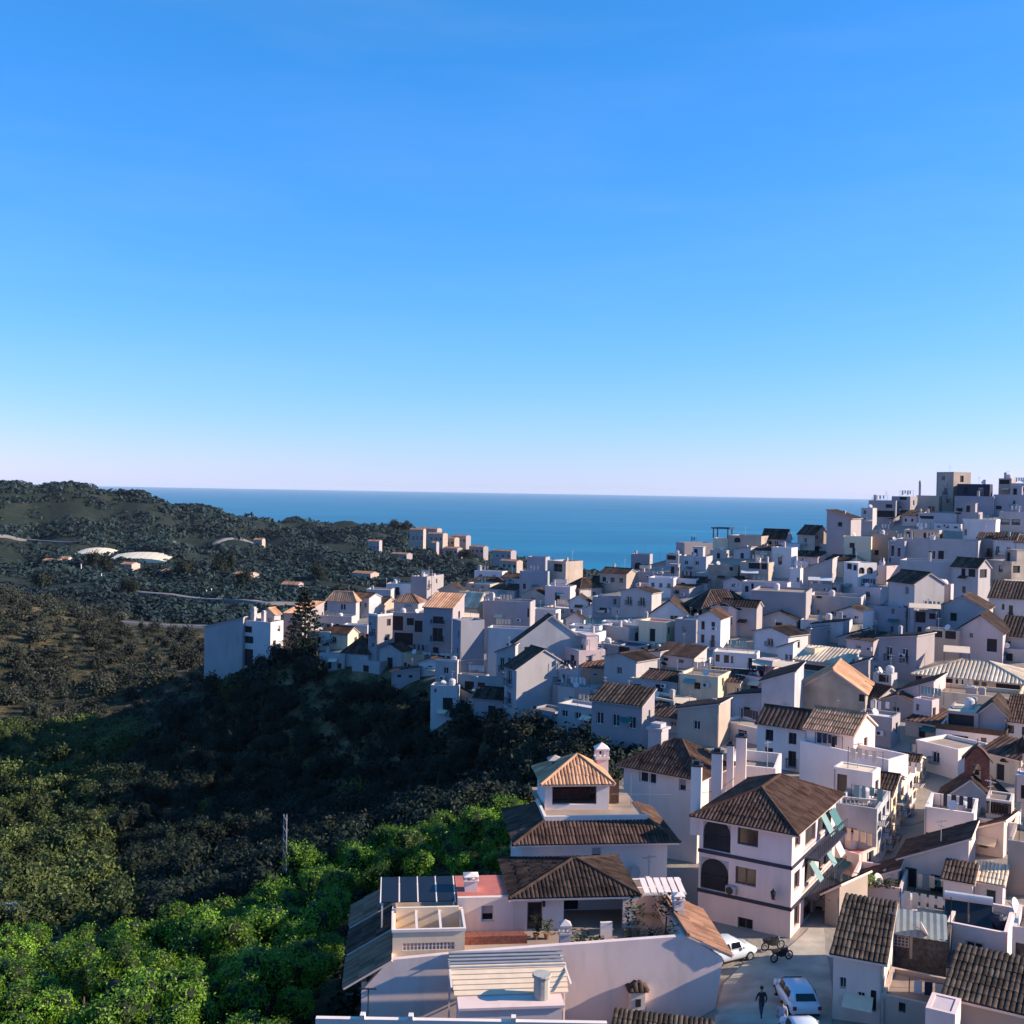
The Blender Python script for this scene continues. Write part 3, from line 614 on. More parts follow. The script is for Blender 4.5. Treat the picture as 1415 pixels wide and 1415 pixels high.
T('rooftop block with five dark flues behind the wide lilac wall', 648,688,692, 826,850,208,20,'flat','white',wins=[(676,815,10,7,'o')],par=.5)
T('pale sunlit terrace house with yellow awnings beside the straw coloured roof', 626,660,668, 838,860,200,30,'sf','cream',r=2.2,tm='tile_cream',wins=[(632,848,8,7,'o'),(646,850,8,7,'o')],ant=False)
T('white house with bright plain side behind the dark stepped roofs', 672,738,744, 870,930,181,12,'flat','white2',wins=[(669,892,3,14)],par=.4)
T('house with a steep dark roof and shaded plain gable in the lower village', 708,712,782, 888,950,169,78,'gu','grey',r=4.2,tm='tile_dark',d=11.5,wins=[(721,894,6,12)],ant=False)
T('slim house with a small dark lean-to roof and tall balcony windows', 686,712,716, 902,962,166,14,'sl','white',r=1.2,tm='tile_dark',wins=[(691,909,6,20,'b'),(702,909,4,10)])
T('white house with pale sunken terraces at the slope edge', 656,694,698, 938,985,167,14,'flat','white',wins=[(660,945,10,8,'o'),(675,950,10,10,'o')],par=.3)
T('tall house with a dark roof and pale plain side above the gully', 697,714,758, 924,1002,158,62,'gu','white',r=2.6,tm='tile_dark',d=9,wins=[(701,928,6,23,'b'),(701,960,6,18,'b')],ant=True)
T('narrow bluish wing behind the tall house above the gully', 744,758,770, 921,985,161,50,'flat','blue')
T('pink-sided house with a flat cream roof in the lower village', 780,800,837, 899,956,166,64,'flat','pink',deck='cream',par=.3,wins=[(788,908,6,11)],ant=True)
T('white house with three balcony windows below the pink-sided house', 757,799,803, 926,962,160,18,'flat','white',wins=[(765,931,7,14,'b'),(777,933,4,9),(787,934,7,11,'b')],par=.5)
T('white step of terraces with red cushions under the pink-sided house', 770,832,838, 953,985,157,12,'flat','white',wins=[(786,966,12,14,'o'),(803,966,6,5,'o')],deck='reddeck',par=.4)
T('lowest bluish house with tall panels at the gully edge', 733,767,789, 984,1025,151,38,'flat','blue',wins=[(755,990,8,22,'s'),(763,990,4,22,'s')],par=.3)
T('low white house with lean-to canopy at the gully edge', 767,800,808, 992,1030,149,20,'sl','white',r=.7,tm='tile_dark',wins=[(788,1004,9,9)])
T('white house with grey shutters below the cream flat roof', 838,888,893, 965,1010,146,12,'flat','white',wins=[(846,970,7,14,'s'),(855,971,7,14,'s'),(872,974,7,12),(828,980,4,10)],par=.3)
T('small white house with dark mono-pitch roof above the gully trees', 806,842,846, 968,1012,148,12,'sl','white',r=1.2,tm='tile_dark',wins=[(829,980,4,10,'d')])
T('white house with a bright cream terrace roof and wide window strip', 868,948,962, 944,992,152,16,'flat','white',deck='cream',par=.12,wins=[(897,946,24,11),(874,952,12,12,'o')],ant=True)
T('white house with a row of four dark arches above the gully', 886,944,950, 988,1030,142,12,'flat','white2',wins=[(889,991,6,11,'a'),(898,993,6,11,'a'),(908,994,6,11,'a'),(918,996,6,11,'a'),(891,1008,6,13,'o'),(899,1009,10,16,'o'),(912,1011,6,13,'o')],par=.3)
T('house with a flat dark brown roof and white gable wing mid-village', 876,915,958, 917,948,166,40,'gv','white',r=1.6,tm='tile_dark',wins=[(879,919,6,7),(887,922,6,8),(900,924,6,8)])
T('grey-walled house with a dark pitched roof next to the flat brown one', 934,958,980, 907,938,173,42,'sb','grey',r=1.6,tm='tile_dark')
T('terrace house with a wide dark canopy and round arch in the middle', 830,880,906, 894,925,178,30,'flat','white',wins=[(836,899,8,10,'o'),(852,896,18,9,'o'),(884,896,7,10,'a'),(893,894,8,7,'o')],deck='navy',par=.3)
T('large white gabled house with a double window in the middle of the village', 897,953,957, 851,885,196,5,'gv','white2',r=2.6,tm='tile_dark',d=9,wins=[(926,851,5,7,'w'),(931.5,851,5,7,'w')],ant=False)
T('long white terrace wing left of the gabled house with the double window', 830,896,900, 862,893,192,12,'flat','white2',wins=[(886,852,5,9,'d'),(838,868,6,10),(852,880,6,9)],par=.9,ch=[(895,846,.6)])
T('white courtyard house with a dark diagonal stair', 818,874,880, 827,858,213,14,'flat','blue',wins=[(847,826,5,12,'d'),(828,842,14,7,'o'),(858,842,14,5,'o')],par=.5)
T('twin small white gable house, upper one of the pair', 786,813,817, 831,852,217,12,'gv','white2',r=1.2,tm='tile_dark',wins=[(788,843,4,5),(798,843,4,5)],ant=False)
T('twin small white gable house, lower one of the pair', 782,805,809, 855,880,204,12,'gv','white2',r=1.1,tm='tile_dark',wins=[(787,862,4,6),(797,862,4,6)],ant=False)
T('white house with a sunlit square window beside the wide lilac wall', 733,768,775, 843,875,206,24,'flat','white2',wins=[(743,836,8,7),(752,850,5,8)],par=.6)
T('cream arched rooftop house behind the steep dark roof', 750,770,778, 858,880,199,30,'flat','cream',wins=[(760,858,6,6,'o'),(746,866,6,7,'o')],par=.4)
T('white sunlit block right of the steep dark roof', 776,820,838, 876,905,182,25,'flat','white2',deck='white2',par=.4,wins=[(822,880,6,10,'d')])
T('white balustraded terrace house behind the sunlit block', 786,828,834, 866,895,188,14,'flat','white2',wins=[(800,866,6,8),(815,868,8,8,'o')],par=.7)
T('low white house with a small dark hatch beside the balustraded terrace', 828,870,890, 868,892,187,40,'flat','white',wins=[(831,856,10,9,'o')],par=.4)
T('brown hump-roofed shed in front of the gabled house with the double window', 910,934,948, 868,892,186,35,'flat','tan',par=.2,wins=[(900,871,10,8,'o')],cat='shed')
# --- skyline in the middle
T('bluish blank house left of the tan tower on the skyline', 718,757,761, 790,832,250,12,'flat','blue',wins=[(722,807,5,9,'d')],par=.5)
T('tan tower house with one large dark window on the skyline', 756,782,806, 776,836,252,42,'flat','tan',wins=[(765,780,12,11,'w')],par=.5,ant=True)
T('grey stepped house behind the bluish blank wall on the skyline', 728,754,760, 770,792,272,18,'flat','blue',par=.5)
T('house with a low dark hip roof right of the tan tower', 782,802,832, 812,842,238,50,'hip','white',r=1.8,tm='tile_dark',wins=[(788,810,6,14),(796,812,4,12)])
T('white house with rooftop chimneys on the skyline left of the tan tower', 655,694,701, 790,806,287,22,'flat','white2',ch=[(659,783,.8)],par=.6)
T('broad house with a low dark brown roof under the skyline chimneys', 642,698,706, 808,832,274,16,'hip','tan',r=1.5,tm='tile_brown')
T('brown walled house with dark tiled gables left of the broad brown roof', 606,638,646, 816,836,262,24,'gv','ochre',r=1.6,tm='tile_dark')
T('lilac house with a flat roof and white flues on the skyline', 568,590,600, 797,826,276,26,'flat','lilac',ch=[(595,797,.9)],par=.5,d=10)
T('low white shed wall on the skyline behind the arcades', 534,568,572, 807,835,278,10,'flat','white2',par=.3)
T('longer low white wall house at the left end of the skyline', 506,540,545, 815,845,270,10,'flat','white',par=.3,ch=[(512,811,.6)])
T('house with an orange ridge behind the open arcades', 544,578,588, 832,852,240,22,'hip','white',r=1.4,tm='tile_red')
T('white house with a pergola under the skyline, right of the low brown roofs', 700,722,734, 812,842,262,30,'flat','white',wins=[(700,820,14,8,'o')])
T('small house with two dark arches on the skyline', 832,846,872, 788,815,262,55,'flat','white',wins=[(835,787,9,14,'o'),(850,789,7,9,'a'),(860,790,6,8,'o')],par=.3)
T('boxy lilac house against the sea with a dark arched porch', 872,898,902, 766,795,281,12,'flat','lilac',wins=[(877,778,10,9,'a'),(889,780,8,8,'a')],par=.4,ant=True)
T('low pale house with a dark roof against the sea beside the boxy lilac one', 900,922,930, 781,802,276,22,'sl','tan',r=1.3,tm='tile_dark',wins=[(908,785,6,5,'a')])
T('long lilac wall house below the skyline', 876,908,914, 791,818,242,14,'flat','lilac',par=.4,ant=False)
T('second long lilac wall house below the skyline, before the stone block', 908,976,982, 795,820,238,10,'flat','lilac',par=.4,ant=False)
T('small pinkish flat house below the long lilac wall', 878,906,911, 808,830,229,12,'flat','pink',par=.3,deck='pink')
T('white box house left of the big dark hip roof', 925,962,968, 800,830,226,12,'flat','white2',par=.4,wins=[(962,803,3,10,'o')])
T('lilac terraced house on the skyline left of the frame tower', 934,946,986, 750,792,274,66,'flat','lilac',wins=[(922,757,9,8,'o'),(956,763,10,8,'o'),(972,768,5,7),(978,766,4,8,'d')],par=.4,ant=True)
T('low house with a balcony on the skyline edge, left of the frame tower', 920,938,944, 766,795,272,18,'flat','white',wins=[(922,768,12,6,'o')],par=.3)
FT = T('tower house with an open steel frame on top on the skyline', 985,1006,1012, 744,792,262,18,'flat','cream',par=.3,ant=False,deck='tan')
T('big tan and lilac wall house right of the frame tower', 1006,1052,1066, 741,792,256,20,'flat','tan',wins=[(1014,744,9,7,'a')],par=.4,ant=True)
T('house with a dark ridge roof on the skyline right of the tan wall', 1052,1086,1094, 744,775,258,18,'gu','white',r=2,tm='tile_dark',auto=(4,1))
T('white house with covered balconies below the skyline ridge', 1078,1106,1122, 752,790,246,36,'flat','white2',wins=[(1082,745,10,7,'o'),(1094,747,10,6,'o'),(1080,760,9,10,'o'),(1096,760,8,8,'o')],deck='tile_red')
T('house with a brown sloping roof left of the tall lilac gable', 1102,1126,1146, 738,775,243,44,'gu','tan',r=1.8,tm='tile_dark',wins=[(1127,739,5,7),(1122,755,12,7,'o'),(1138,733,4,6)])
T('weathered stone block under the frame tower', 978,1020,1026, 782,822,225,14,'flat','stone',wins=[(1008,784,5,5,'o')],par=.3,ant=False)
T('house with a tin awning left of the tall lilac gable', 1022,1062,1070, 778,806,222,16,'flat','tan',wins=[(1034,777,16,10,'o'),(1052,775,8,12,'o')],par=.3)
T('white mono-pitch house left of the tall lilac gable', 1104,1150,1154, 790,832,212,8,'sl','white',r=2.6,tm='tile_dark',wins=[(1106,797,4,8),(1100,815,8,10,'o')],d=7,ant=False)
T('narrow white front left of the mono-pitch house', 1090,1106,1110, 786,834,209,12,'flat','white2',wins=[(1101,798,4,7)],par=.3)
T('pink terrace house with brown doors above the big blank lilac wall', 1024,1088,1093, 806,830,200,10,'flat','pink',wins=[(1037,808,4,11,'d'),(1074,810,7,8,'d'),(1028,812,6,10,'d')],par=.6,deck='tan')
T('big house with a broad dark hip roof and mottled tan wall', 950,972,1040, 836,893,198,62,'hip','tan',r=2.4,tm='tile_dark',o=.9,wins=[(955,840,8,17,'d'),(964,840,6,17,'d'),(990,859,10,12,'w'),(1005,858,15,14,'o'),(1024,862,8,14,'w'),(1003,842,28,12,'b')],ant=False)
T('large blank lilac-walled house in the middle of the hillside', 1036,1114,1118, 819,905,186,6,'flat','lilac',d=10,wins=[(1112,826,2,8)],par=.4,ant=False)
T('low white house with leaning black panels in front of the blank lilac wall', 1040,1086,1090, 878,906,178,10,'flat','white',par=.3,wins=[(1052,890,6,14,'o'),(1070,890,6,14,'o')],ant=False)
T('tiny white hut with a dark pitched roof below the leaning panels', 1075,1096,1102, 896,917,164,18,'sl','white2',r=.9,tm='tile_dark',wins=[(1085,905,4,8),(1091,905,4,8)],ant=False,cat='hut')
T('white lower house below the mottled tan wall', 972,1036,1042, 884,912,184,10,'flat','blue',wins=[(997,891,5,5,'o')],par=.3)
# --- hillside to the right
T('tall lilac gable house rising against the sea', 1142,1176,1184, 716,800,234,14,'sr','lilac',r=1.6,tm='tile_dark',d=9,wins=[(1158,722,6,6,'o')],ant=True)
T('cream-fronted terrace house right of the tall lilac gable', 1164,1204,1206, 742,790,224,6,'flat','cream',wins=[(1174,751,7,7),(1178,758,4,9,'d'),(1165,726,14,14,'o'),(1182,724,20,12,'o')],par=.5,ant=False)
T('tan box house with small square window above the arch terrace', 1203,1206,1228, 738,790,226,74,'flat','ochre',wins=[(1209,760,6,7)],par=.3)
T('white house with a top floor of dark arches', 1165,1186,1212, 778,832,206,50,'flat','white2',deck='cream',wins=[(1170,780,7,8,'o'),(1179,781,5,8,'o'),(1187,784,8,9,'a'),(1198,784,9,9,'a'),(1190,800,13,14,'s')],par=.2)
T('white house under a bright slatted awning', 1116,1160,1166, 808,836,207,10,'flat','white',par=.4,wins=[(1150,812,6,8,'o')],deck='navy')
T('wide white house with one square window right of the blank lilac wall', 1114,1190,1194, 826,866,192,6,'flat','white',wins=[(1148,847,9,9),(1127,826,8,4,'o'),(1112,845,5,11),(1128,846,4,11,'d')],par=.6,d=8)
T('white blank box house below the wide one with the square window', 1105,1174,1178, 860,905,181,5,'flat','white2',par=.4,d=8,wins=[(1112,874,7,10,'s')],ant=False)
T('small white house with a lean-to roof below the blank box', 1157,1200,1217, 884,915,171,14,'sl','white',r=1.7,tm='tile_dark',d=5,wins=[(1163,899,4,9),(1182,900,7,7)],ant=False)
T('low white wall house beside the lean-to', 1180,1216,1219, 882,915,170,8,'flat','white',par=.2,wins=[(1190,871,5,8)],ant=False)
T('white pillar-like block in front of the tall bluish house', 1193,1208,1212, 845,892,174,14,'flat','white2',par=.3,ant=False)
T('tall bluish house with iron balconies on the hillside', 1207,1252,1262, 840,912,172,16,'flat','blue',wins=[(1232,842,4,9),(1231,866,4,10,'w'),(1228,876,9,10,'b'),(1249,842,4,10)],par=.4,drop=2)
T('tall bluish house with a pink sunlit side and brown canopy roof', 1226,1264,1298, 806,905,171,48,'gu','white',r=1.6,tm='tile_brown',d=6,wins=[(1251,812,5,11),(1248,838,7,18,'b'),(1250,868,4,8),(1250,890,3,7)],ant=False)
T('low white annex right of the pink sunlit side', 1290,1314,1318, 808,835,174,10,'flat','pink',par=.5)
T('terrace house with a pale awning under the pink sunlit side', 1262,1294,1300, 846,885,167,12,'flat','lilac',wins=[(1265,846,14,16,'o'),(1284,848,9,8,'o'),(1268,868,6,8,'o')],par=.3)
T('white gabled house with a dark left slope on the hillside', 1297,1362,1368, 842,882,166,8,'gv','white',r=1.8,tm='tile_dark',d=8,ant=False)
T('larger pale gabled house with one small window, right of the street', 1322,1386,1390, 874,915,156,6,'gv','pink',r=2.2,tm='tile_dark',d=9,wins=[(1339,878,5,7),(1364,884,14,18,'o')],ant=False)
T('pergola wing left of the larger pale gabled house', 1278,1326,1330, 872,905,157,8,'flat','tan',wins=[(1288,874,14,9,'o'),(1306,872,15,12,'o')],par=.3)
T('white house with three iron balconies and a dark roof on the hillside', 1365,1422,1428, 828,885,173,6,'sf','white2',r=2.2,tm='tile_dark',d=7,wins=[(1368,838,5,18,'b'),(1384,837,4,8),(1394,838,6,19,'b')],ant=False)
T('white house with a black roof at the frame edge below the balconies', 1380,1440,1444, 882,920,157,6,'sf','white',r=2.2,tm='tile_dark',d=7,wins=[(1392,890,4,8),(1388,898,7,10,'o')])
T('wide pale house stretching behind the brown canopy roof', 1240,1345,1350, 778,818,197,5,'flat','white',d=8,par=.4,wins=[(1237,790,6,14,'d'),(1316,792,4,8)],ant=False)
T('white verandah house with dark arches over the rubble wall', 1314,1352,1369, 784,840,192,30,'gu','white',r=1.4,tm='tile_dark',wins=[(1328,783,6,14,'o'),(1338,785,10,13,'o'),(1354,787,10,12,'o'),(1330,812,5,9)])
T('rubble-walled house above the dark roofs on the right', 1362,1398,1425, 776,832,203,40,'flat','stone',wins=[(1400,782,10,10,'o')],par=.3)
T('long white house with a wide glazed porch on the hillside', 1234,1352,1356, 748,792,213,5,'flat','white',d=8,wins=[(1281,763,12,13,'w'),(1296,763,8,14,'o'),(1304,764,9,13,'w')],par=.4)
T('small blue-shadowed house with a hanging door canopy', 1228,1250,1254, 748,785,217,12,'flat','blue',wins=[(1231,753,5,18,'d'),(1240,756,5,15,'d')],par=.3)
T('white house with two shuttered balcony windows on the right', 1372,1404,1408, 746,792,214,8,'sf','white2',r=1.2,tm='tile_dark',wins=[(1376,755,5,14,'b'),(1391,756,6,14,'b')])
T('white house at the frame edge beside the shuttered balconies', 1402,1432,1436, 750,795,212,8,'sf','white2',r=1.2,tm='tile_dark',wins=[(1405,762,5,12)])
T('narrow lilac house with a flower balcony left of the shuttered windows', 1350,1374,1378, 744,795,218,10,'sf','lilac',r=1,tm='tile_brown',wins=[(1364,758,8,12,'b')])
T('courtyard house with dark cloths under the white block', 1248,1298,1304, 733,765,228,10,'flat','tan',wins=[(1276,737,14,10,'o'),(1252,736,10,8,'o'),(1292,738,12,10,'o')],par=.3)
T('white block with a brown balcony high on the hillside', 1330,1376,1382, 720,765,228,10,'flat','white2',wins=[(1332,732,4,10)],par=.5,bands=[(718,722,'white2')])
T('house with brown folding shutters at the frame edge', 1380,1424,1428, 708,752,233,8,'flat','white',wins=[(1383,718,12,8,'s'),(1398,718,12,8,'s')],frame='frame_b',par=.4)
T('white low wall house below the tan tower', 1268,1322,1326, 710,748,242,7,'flat','white',par=.4,wins=[(1270,714,20,4,'o')])
T('lilac house with a bay of dark openings left of the tan tower', 1200,1238,1244, 692,742,255,10,'flat','lilac',wins=[(1212,706,24,9,'o'),(1224,697,9,5,'o')],par=.6,ch=[(1206,684,.6)])
T('upper lilac house with a dark terrace slit beside the tan tower', 1232,1258,1268, 686,735,256,24,'flat','lilac',wins=[(1243,687,10,4,'o'),(1240,700,6,6)],par=.4)
T('stepped white house at the top left of the hillside', 1190,1206,1212, 702,745,250,18,'flat','white',par=.3,wins=[(1193,705,4,6)])
T('tan tower house crowning the hilltop', 1294,1318,1342, 652,715,263,42,'flat','tan',wins=[(1327,657,5,9,'o')],par=.35,ant=True)
T('lower tan wing beside the hilltop tower with two small windows', 1266,1298,1302, 685,725,260,8,'flat','tan',wins=[(1283,700,4,7),(1288,700,4,7)],par=.3,ch=[(1267,664,.45)],chcol='tan',ant=False)
T('bluish house with a long dark terrace under the hilltop tower', 1318,1374,1380, 686,735,249,9,'flat','blue',wins=[(1320,670,20,10,'o'),(1321,703,9,9,'o'),(1338,695,5,5)],par=.5,ant=False)
T('bluish upper wing with a dark covered terrace', 1322,1368,1372, 669,700,256,8,'flat','navy',par=.3,ant=True)
T('small tan house with an arched bower at the hilltop right', 1380,1398,1404, 661,690,262,16,'flat','tan',wins=[(1381,663,14,6,'o')],par=.2)
T('white rounded-arch house at the hilltop frame edge', 1396,1430,1434, 668,705,256,8,'flat','white',wins=[(1398,674,8,7,'a'),(1408,673,9,8,'a')],par=.4)
T('blue-shadowed house with hanging plants at the hilltop right', 1372,1428,1432, 684,728,246,6,'flat','blue',wins=[(1376,700,8,5,'o'),(1400,692,3,8,'o')],par=.4)
T('tan two-window house below the hilltop terrace', 1316,1352,1358, 708,745,240,12,'flat','lilac',wins=[(1319,702,9,9,'o')],par=.4)
# --- centre, nearer rows
T('two-storey white house with a dark band under its terrace', 966,1052,1060, 926,962,151,6,'flat','white2',wins=[(975,934,10,11),(988,935,6,11,'d'),(999,937,8,10,'s'),(1012,939,9,9),(1029,941,8,8,'s')],d=9,par=.9,bands=[(926,929,'navy')],ant=False)
T('terrace room with a big dark door on the two-storey white house', 984,1046,1050, 904,928,155,6,'flat','white2',wins=[(1034,910,12,14,'o'),(988,908,6,10),(1000,908,7,11),(1010,909,4,10)],par=.15,deck='cream',ant=False)
T('dark porch under the cream awnings in the middle', 1050,1100,1104, 930,955,148,6,'flat','tan',wins=[(1054,929,20,9,'o'),(1076,930,20,9,'o')],par=.2)
T('tall blank grey-blue house with a mono-pitch roof in the middle', 1052,1098,1104, 944,1040,128,8,'sl','grey',r=1.4,tm='tile_brown',d=8,ant=False,fine=False)
T('weathered stone gable house with one sunlit roof slope', 1102,1196,1204, 958,1015,132,5,'gv','stone',r=2.6,tm='tile_straw',d=9,wins=[(1187,960,9,10,'o')],ant=False)
T('grey-brown house with a sunlit arch beside the tall blank house', 1004,1034,1054, 972,1022,140,42,'flat','tan',wins=[(1010,990,5,10),(1024,992,5,10),(1043,980,9,28,'a')],par=.3,ant=False)
T('white pillar house with a round dark opening', 974,986,1000, 951,1000,146,48,'flat','white2',wins=[(988,954,6,9,'o')],par=.3,ant=False)
T('low cream sunlit wall house right of the pillar house', 990,1022,1056, 950,985,147,30,'flat','cream',par=.3,ant=False)
T('white terrace house with a dark tent awning above the chimneys', 944,1000,1010, 994,1030,138,12,'flat','white2',wins=[(946,988,4,5,'o'),(960,990,5,8,'o'),(982,1015,6,9,'d')],par=.9,ant=False,bands=[(1004,1006,'navy')])
T('cream sunlit block on the long cream roof', 1112,1126,1148, 896,920,160,40,'flat','cream',par=.15,ant=False,cat='shed')
T('house under a long cream sloping roof in the middle', 1096,1170,1200, 918,945,155,20,'sf','grey',r=1.4,tm='tile_cream',d=5,wins=[(1105,924,40,8,'o'),(1150,926,12,8,'o')],ant=False)
T('lilac-grey triangular house below the long retaining wall', 1166,1200,1206, 924,962,149,12,'sl','lilac',r=1.3,tm='tile_dark',ant=False)
T('small white house with a dark porch at the end of the long wall', 1206,1232,1240, 932,960,146,20,'flat','white',wins=[(1214,934,14,10,'o'),(1216,921,6,8,'o')],par=.3)
T('tan corner house with a slim dark window where the street narrows', 1197,1216,1244, 962,1010,135,45,'gu','cream',r=1.0,tm='tile_dark',wins=[(1208,973,4,18),(1236,968,4,12,'b')],ant=False)
T('long villa with a gable of pale slats and deep dark verandahs', 1268,1412,1420, 940,975,141,5,'hip','cream',r=1.4,tm='tile_cream',d=9,o=1.2,wins=[(1283,943,46,12,'o'),(1344,942,8,14,'d'),(1355,943,8,13,'d'),(1376,943,34,12,'o')],ant=False,fine=False)
T('house with dark tiled roofs left of the slatted gable villa', 1243,1290,1296, 958,995,134,12,'sl','pink',r=1.6,tm='tile_dark',d=7,ant=False,fine=False)
T('pink stepped house between the dark tiled roofs and the terrace', 1262,1288,1298, 968,1010,127,26,'flat','pink',deck='reddeck',par=.4,wins=[(1266,976,4,10)])
T('low flat house with wide cream parapet under the villa', 1286,1406,1412, 966,992,130,5,'flat','cream',d=7,par=.5,ch=[(1336,960,1.2),(1352,966,.7)],ant=False)
E1 = T('cream house with a wide curtained window and dark eave', 1290,1390,1396, 1018,1085,116,6,'flat','white2',d=10,wins=[(1313,1024,24,27,'b'),(1355,1023,8,7),(1373,1023,8,7),(1371,1058,9,7),(1292,1030,5,22,'o')],par=.2,bands=[(1010,1018,'woodd')],ant=False,drop=3)
T('upper terrace room with railing on the cream house', 1308,1352,1356, 986,1014,119,6,'flat','lilac',d=6,deck='cream',par=.12,wins=[(1310,990,36,16,'o')],ant=False)
T('rooftop room with a dark tiled gable on the cream house', 1352,1390,1394, 988,1014,118,6,'gv','lilac',r=1.3,tm='tile_dark',d=6,wins=[(1359,994,3,9,'d')],ant=False)
T('white house with a brown window at the frame edge, right of the cream house', 1389,1430,1434, 1000,1062,117,4,'sf','white2',r=1.8,tm='tile_brown',d=7,wins=[(1392,1006,9,11),(1412,1006,9,11)],frame='frame_b',bands=[(1024,1030,'ochre')],ant=False)
T('low house with a black hip roof at the frame edge behind the brick belfry', 1388,1432,1438, 1052,1095,108,6,'hip','white',r=1.8,tm='tile_dark',wins=[(1394,1058,5,9)],ant=False)
T('pink-topped box house at the frame edge beside the chapel', 1402,1440,1444, 1075,1125,98,5,'flat','pink',par=.1,deck='pink',ant=False)
# --- white house group in front of the weathered gable
T('white house with fluted tiled roof right of the brown roofs', 1110,1180,1206, 1014,1066,104,20,'gu','white2',r=1.5,tm='tile_straw',d=6,wins=[(1148,1022,6,22,'d')],ant=True)
T('white terrace base with a sunlit parapet side below the fluted roof', 1096,1228,1256, 1050,1118,99,30,'flat','white2',par=.9,wins=[(1200,1080,10,14,'o')],ant=False)
T('white garden room with a teal door under a flat cream roof', 1150,1206,1217, 1068,1118,93,16,'flat','white2',par=.1,deck='cream',wins=[(1156,1077,14,26,'d')],frame='frame_b',ant=False)
for i, (a, b, c, e, g, Y, lab) in enumerate((
    (1152,1212,1232,1118,1214,88,'grey-shaded house at the near end of the sunlit street front'),  # shade on its front wall put into grey plaster
    (1196,1232,1249,1098,1196,94,'second sunlit street-front house with crowded balconies'),
    (1214,1249,1263,1082,1178,100,'third sunlit street-front house with blue laundry on its balcony'),
    (1232,1263,1278,1068,1160,107,'fourth sunlit street-front house with striped shutters'),
    (1244,1278,1290,1056,1140,115,'last sunlit street-front house, before the street turns'))):
    T(lab, a, b, c, e, g, Y, 10, ('flat','gu','flat','gu','flat')[i], ('grey','cream','white2','cream','white2')[i], d=6.2+i*.3, r=1.0, tm='tile_dark', par=.5,
      wins=[(1160,1150,24,8,'s'),(1164,1190,16,14,'o')]*(i == 0) + [(b+2+q*(c-b)/3.2, e+10+ff*(26-2*i), (c-b)/4.6, 15-i, 'bws'[(q*2+ff+i)%3]) for q in range(3) for ff in range(3)], ant=False, frame='frame_b')
# --- lower right cluster
T('white parapet box house below the chapel', 1276,1346,1348, 1124,1175,89,4,'flat','white2',par=1.0,d=5,wins=[(1278,1160,6,10,'o')],ant=False)
T('white yard house with a dark doorway right of the parapet box', 1344,1405,1408, 1138,1175,91,4,'flat','white2',par=.6,d=5,wins=[(1352,1145,14,20,'o'),(1372,1146,5,5)],ant=False)
T('house with a steep brown lean-to roof and a green window', 1241,1338,1346, 1200,1262,82,6,'sl','white',r=2.3,tm='tile_brown',d=5,wins=[(1248,1213,17,32,'d'),(1285,1217,18,25,'w')],frame='frame_b',ant=False)
T('small white lean-to beside the green window', 1303,1344,1348, 1219,1255,79,6,'sf','white2',r=.5,tm='tile_dark',d=2.5,ant=False,cat='shed')
T('lilac parapet terrace house with planters at the street corner', 1172,1246,1250, 1228,1290,80,6,'flat','pink',par=.9,d=5,ant=False)
T('small lean-to with a brown roof on the planter terrace', 1190,1240,1243, 1222,1240,82.5,6,'sl','pink',r=1.2,tm='tile_brown',d=3,ant=False,cat='shed')
T('low lilac wall house behind the solar water heater', 1238,1312,1316, 1246,1290,79,5,'flat','lilac',par=.8,d=5,ant=False)
T('corner house with a long sagging brown roof at the street', 1150,1222,1226, 1328,1440,60,5,'sf','white',r=1.0,tm='tile_old',d=6.5,wins=[(1186,1378,10,26),(1160,1362,9,16),(1204,1372,8,30,'o')],ant=False,chcol='tan')
T('dark brick yard house under the grey sheet roof', 1219,1310,1313, 1300,1392,65,5,'flat','darkbrick',d=6,par=.2,ant=False)
T('stained lilac house right of the dark brick yard', 1306,1392,1396, 1290,1390,66,5,'flat','lilac',d=5,par=.7,ant=False)
T('flat-topped tan yard house below the dark brick wall', 1214,1312,1316, 1394,1450,58,5,'flat','tan',par=.25,d=4,ant=False,wins=[(1240,1400,10,14,'o')])
T('low brown tiled lean-to along the foot of the long lilac wall', 846,980,983, 1432,1460,57,2,'sf','tan',r=.2,tm='tile_old',d=1.1,ant=False,cat='shed')
T('low tan lean-to house below the stained lilac wall', 1304,1392,1396, 1356,1440,61,5,'sr','tan',r=-1.6,tm='tile_brown',d=3.0,ant=False)
T('beige block with a wide plain wall at the frame edge', 1392,1440,1444, 1168,1265,81,4,'flat','tan',par=.4,d=5,ant=False)
T('shed with a white door and tin roof beside the beige block', 1346,1386,1390, 1222,1275,79,5,'sf','white',r=.4,tm='tile_cream',d=3,wins=[(1362,1232,15,32,'d')],frame='frame_w',ant=False,cat='shed')
T('lilac house with a satellite dish at the frame edge', 1398,1440,1444, 1288,1420,62,4,'flat','white',par=.7,d=4,ant=False)
T('low house with a big brown tiled roof in the bottom corner', 1300,1430,1434, 1402,1450,54,5,'sf','tan',r=.7,tm='tile_old',d=5,ant=False)
T('pink plastered stub house at the bottom edge beside the brown tiles', 1278,1320,1324, 1402,1450,53,8,'flat','pink',par=.05,deck='pink',d=2,ant=False)
T('beige street house with a dark garage opening below the awnings', 1118,1152,1162, 1246,1300,79.5,20,'flat','cream',par=.4,wins=[(1122,1258,14,16,'o')],d=5,ant=False)
T('low tan yard house at the street bend', 1140,1160,1172, 1238,1290,77,30,'sl','tan',r=.8,tm='tile_dark',d=4,ant=False)
